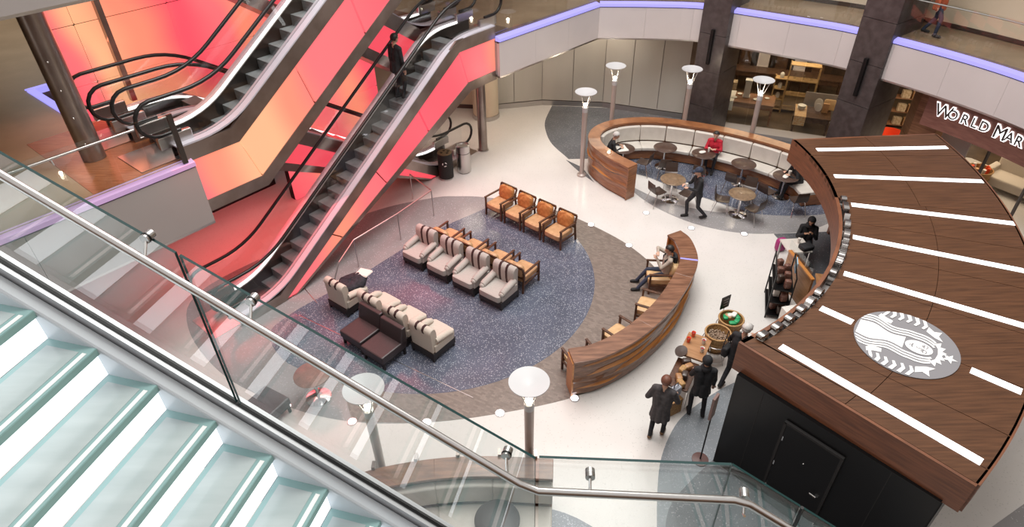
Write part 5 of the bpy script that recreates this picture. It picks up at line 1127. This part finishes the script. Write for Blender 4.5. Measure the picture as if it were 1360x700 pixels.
for k in range(90): a, r = rr.uniform(0, 2*PI), .2*math.sqrt(rr.random()); nt.ball((r*cos(a), r*sin(a), rr.uniform(-.02, .03)), .024, 6, 4)
nt.lathe([(.215, -.05), (.215, -.03), (.01, -.02)], 20)
o = tag(obj('nuts', nt, noisy('nuts', (.16, .09, .05), (.40, .30, .22), (30, 30, 30), .6), loc=(4.50, 10.33, .74)), 'heap of nuts filling the basket by the display table', 'nuts'); o['kind'] = 'stuff'
M_green = mat('green_packet', (.02, .30, .11), .4)
for k in range(9):
    a = k*.9; m = M_green if k < 6 else [M_leather, M_paper, M_paper][k-6]
    item('packet', ['green packet', 'green packet', 'green packet', 'green packet', 'green packet', 'green packet', 'tan packet', 'white packet', 'white packet'][k]+' in the basket on the wire stand, '+['front', 'front right', 'right', 'back right', 'back', 'back left', 'on top', 'top left', 'top right'][k], 'packet', MB().pillow((0, 0, .04), (.17, .11, .07), e=.5), m, (4.92+.13*cos(a-1.6)*(k < 6)+.06*(k-7)*(k >= 6), 10.78+.13*sin(a-1.6)*(k < 6)+.05*(k >= 6), .78+.02*(k % 3)+.05*(k >= 6)), a, 'packets in the basket', smooth=True)
t = thing('chalk_sign', 'small black sign standing behind the green packets', 'sign', (4.80, 11.02, 0), .5); obj('board', MB().box((0, 0, 1.12), (.26, .015, .34)), M_black, t); obj('rod', MB().tube([(0, 0, 0), (0, 0, .96)], .008, 6), M_steel, t)
for k in range(3): obj('chalk_line', MB().box((0, -.010, 1.2-.08*k), (.16-.03*k, .003, .012)), M_fasciagrey, t)
t = thing('stanchion_sign', 'brown stanchion sign on a round base beside the black kiosk wall', 'sign', (3.58, 7.66, .003), math.radians(-40))
obj('base', MB().lathe([(.16, 0), (.16, .02), (.03, .035)], 28), mat('brown_enamel', (.10, .045, .04), .4), t, smooth=True); obj('pole', MB().tube([(0, 0, .02), (0, 0, 1.3)], .015, 10), M_black, t); obj('panel', MB().box((0, .0, 1.55), (.05, .20, .56)), mat('brown_panel', (.19, .115, .10), .5), t, bevel=.006)
# side table, racks and counter goods under the roof edge
t = thing('side_table', 'pale square table at the kiosk end holding a white cup', 'table', (7.43, 13.62, .012), .05); obj('table_top', MB().box((0, 0, .74), (.62, .62, .04)), M_vinyl, t, bevel=.006)
for a in (-1, 1):
    for b2 in (-1, 1): obj('leg', MB().box((a*.27, b2*.27, .36), (.04, .04, .72)), M_steel, t)
t = thing('cup', 'white paper cup on the pale square table', 'cup', (7.52, 13.72, .772)); obj('body', MB().lathe([(.03, 0), (.042, .13)], 14), M_paper, t, smooth=True); obj('lid', MB().lathe([(.045, .13), (.04, .15), (.01, .152)], 14), M_vinyl, t)
item('laptop_bag', 'dark bag lying on the pale square table', 'bag', MB().pillow((0, 0, .06), (.34, .26, .12), e=.3), CL['black'], (7.62, 13.46, .775), .3, None, smooth=True)
cafe_chair('brown cafe chair under the person with the black head covering', 7.97, 14.24, face(-.35, -.94))
item('magenta_bag', 'magenta bag beside the person with the black head covering', 'bag', MB().pillow((0, 0, .2), (.3, .2, .4), e=.5), mat('magenta', (.35, .02, .16), .5), (7.45, 14.45, .012), .3, None, smooth=True)
t = thing('partition', 'orange wood partition beside the kiosk counter', 'partition', (7.15, 12.75, .012), 0)
obj('panel', MB().bar((-.12, .35, .48), (.0, -.85, .48), .05, .96), M_oak, t); obj('top_rail', MB().bar((-.12, .35, .98), (.0, -.85, .98), .09, .04), M_orange, t); obj('glass_panel', MB().bar((-.10, .45, 1.12), (.02, -.7, 1.12), .012, .24), M_glass, t)
rk = thing('goods_rack', 'black metal rack of packaged coffee beside the kiosk counter', 'rack', (6.52, 12.12, 0), math.radians(-18))
for a in (-1, 1):
    for b2 in (-1, 1): obj('post', MB().bar((a*.22, b2*.50, 0), (a*.22, b2*.50, 1.30), .03), M_black, rk)
for z in (.10, .50, .90): obj('shelf', MB().box((0, 0, z), (.46, 1.02, .03)), M_black, rk)
obj('top_rail', MB().bar((-.22, -.5, 1.29), (-.22, .5, 1.29), .025).bar((.22, -.5, 1.29), (.22, .5, 1.29), .025), M_black, rk)
rr = random.Random(9); rot = Matrix.Rotation(math.radians(-18), 3, 'Z'); LV = ['bottom', 'middle', 'top']
PL = ['first', 'second', 'third', 'fourth', 'fifth', 'sixth']
for lv, z in enumerate((.117, .517, .917)):
    for k in range(6):
        p = Vector((6.52, 12.12, z))+rot @ Vector((-.08 if k % 2 else .08, -.40+.16*k, 0))
        item('coffee_package', 'brown coffee package on the '+LV[lv]+' rack shelf, '+PL[k]+' from the near end', 'package', MB().pillow((0, 0, .12), (.15, .13, .24), e=.35), [M_brownchair, noisy('rack_brown%d%d' % (lv, k), (.10, .04, .03), (.22, .11, .08), (30, 30, 30), .4), M_paper][(k+lv) % 3 if rr.random() > .3 else 1], p, rr.uniform(-.3, .3), 'packages on the coffee rack', smooth=True)
item('poster_stand', 'blue and white leaflet card standing on the rack end', 'card', MB().box((0, 0, .14), (.02, .30, .28)).box((.012, 0, .16), (.004, .22, .12)), mat('pale_blue', (.35, .55, .68), .4), (6.86, 12.3, 1.0), math.radians(-18))
item('white_carton', 'white carton with a dark square lying beside the rack', 'box', MB().box((0, 0, .3), (.5, .46, .6)), M_paper, (6.62, 11.24, 0), .2, None, bevel=.006)
item('box_label', 'dark square printed lid on the white carton', 'label', MB().box((0, 0, .003), (.2, .2, .006)), M_blackmatt, (6.62, 11.24, .602), .2)
# things held or lying with people
npb = MB().box((0, 0, .005), (.34, .44, .01)).box((.03, -.08, .013), (.28, .22, .006), .15)
item('newspaper', 'open newspaper under the hands of the grey-haired person', 'newspaper', npb, M_paper, (3.72, 19.32, .742), .2)
t = thing('cup', 'white cup held by the walking person', 'cup', (5.10, 16.17, 1.06)); obj('body', MB().lathe([(.032, 0), (.045, .13)], 14), M_paper, t, smooth=True); obj('lid', MB().lathe([(.047, .13), (.04, .15), (.01, .152)], 14), M_vinyl, t)
for nm, x, y, z in (('on the table of the person in red', 6.52, 18.98, .742), ('on the table at the right booth end', 8.58, 17.35, .742)):
    t = thing('cup', 'white paper cup '+nm, 'cup', (x, y, z)); obj('body', MB().lathe([(.03, 0), (.042, .12)], 14), M_paper, t, smooth=True); obj('lid', MB().lathe([(.045, .12), (.04, .14), (.01, .142)], 14), M_vinyl, t)
item('napkin', 'crumpled paper napkin on the table of the person in red', 'napkin', MB().pillow((0, 0, .02), (.24, .16, .05), e=.8), M_paper, (6.30, 18.92, .742), .4, None, smooth=True)
item('napkin', 'crumpled paper wrap on the table at the right booth end', 'napkin', MB().pillow((0, 0, .02), (.24, .16, .06), e=.8), M_paper, (8.42, 17.22, .742), .9, None, smooth=True)
t = thing('backpack', 'black backpack worn by the seated person in beige', 'backpack', (4.10, 13.0, .72), face(-1, .06))
obj('pack', MB().pillow((0, .02, .12), (.26, .10, .38), e=.5), CL['black'], t, smooth=True)
for sx in (-1, 1): obj('strap', MB().tube([(sx*.11, .02, .28), (sx*.12, -.12, .30), (sx*.12, -.25, .18), (sx*.12, -.24, .0)], .018, 8), CL['black'], t, smooth=True)
t = thing('shoulder_bag', 'black shoulder bag at the hip of the person in the grey cap', 'bag', (4.50, 9.70, .80), face(.75, .66)); obj('body', MB().pillow((0, 0, .14), (.14, .30, .26), e=.4), CL['black'], t, smooth=True); obj('strap', MB().tube([(0, -.12, .24), (.08, -.05, .6), (.05, .12, .24)], .012, 6), CL['black'], t)
t = thing('hand_bag', 'grey striped bag held by the person in the long quilted coat', 'bag', (3.18, 8.62, .78), .6); obj('body', MB().pillow((0, 0, .12), (.26, .14, .26), e=.4), noisy('stripe_bag', (.06, .07, .10), (.45, .47, .52), (3, 60, 3), .7), t, smooth=True); obj('handle', MB().tube([(-.07, 0, .22), (-.04, 0, .34), (.04, 0, .34), (.07, 0, .22)], .01, 6), CL['black'], t)
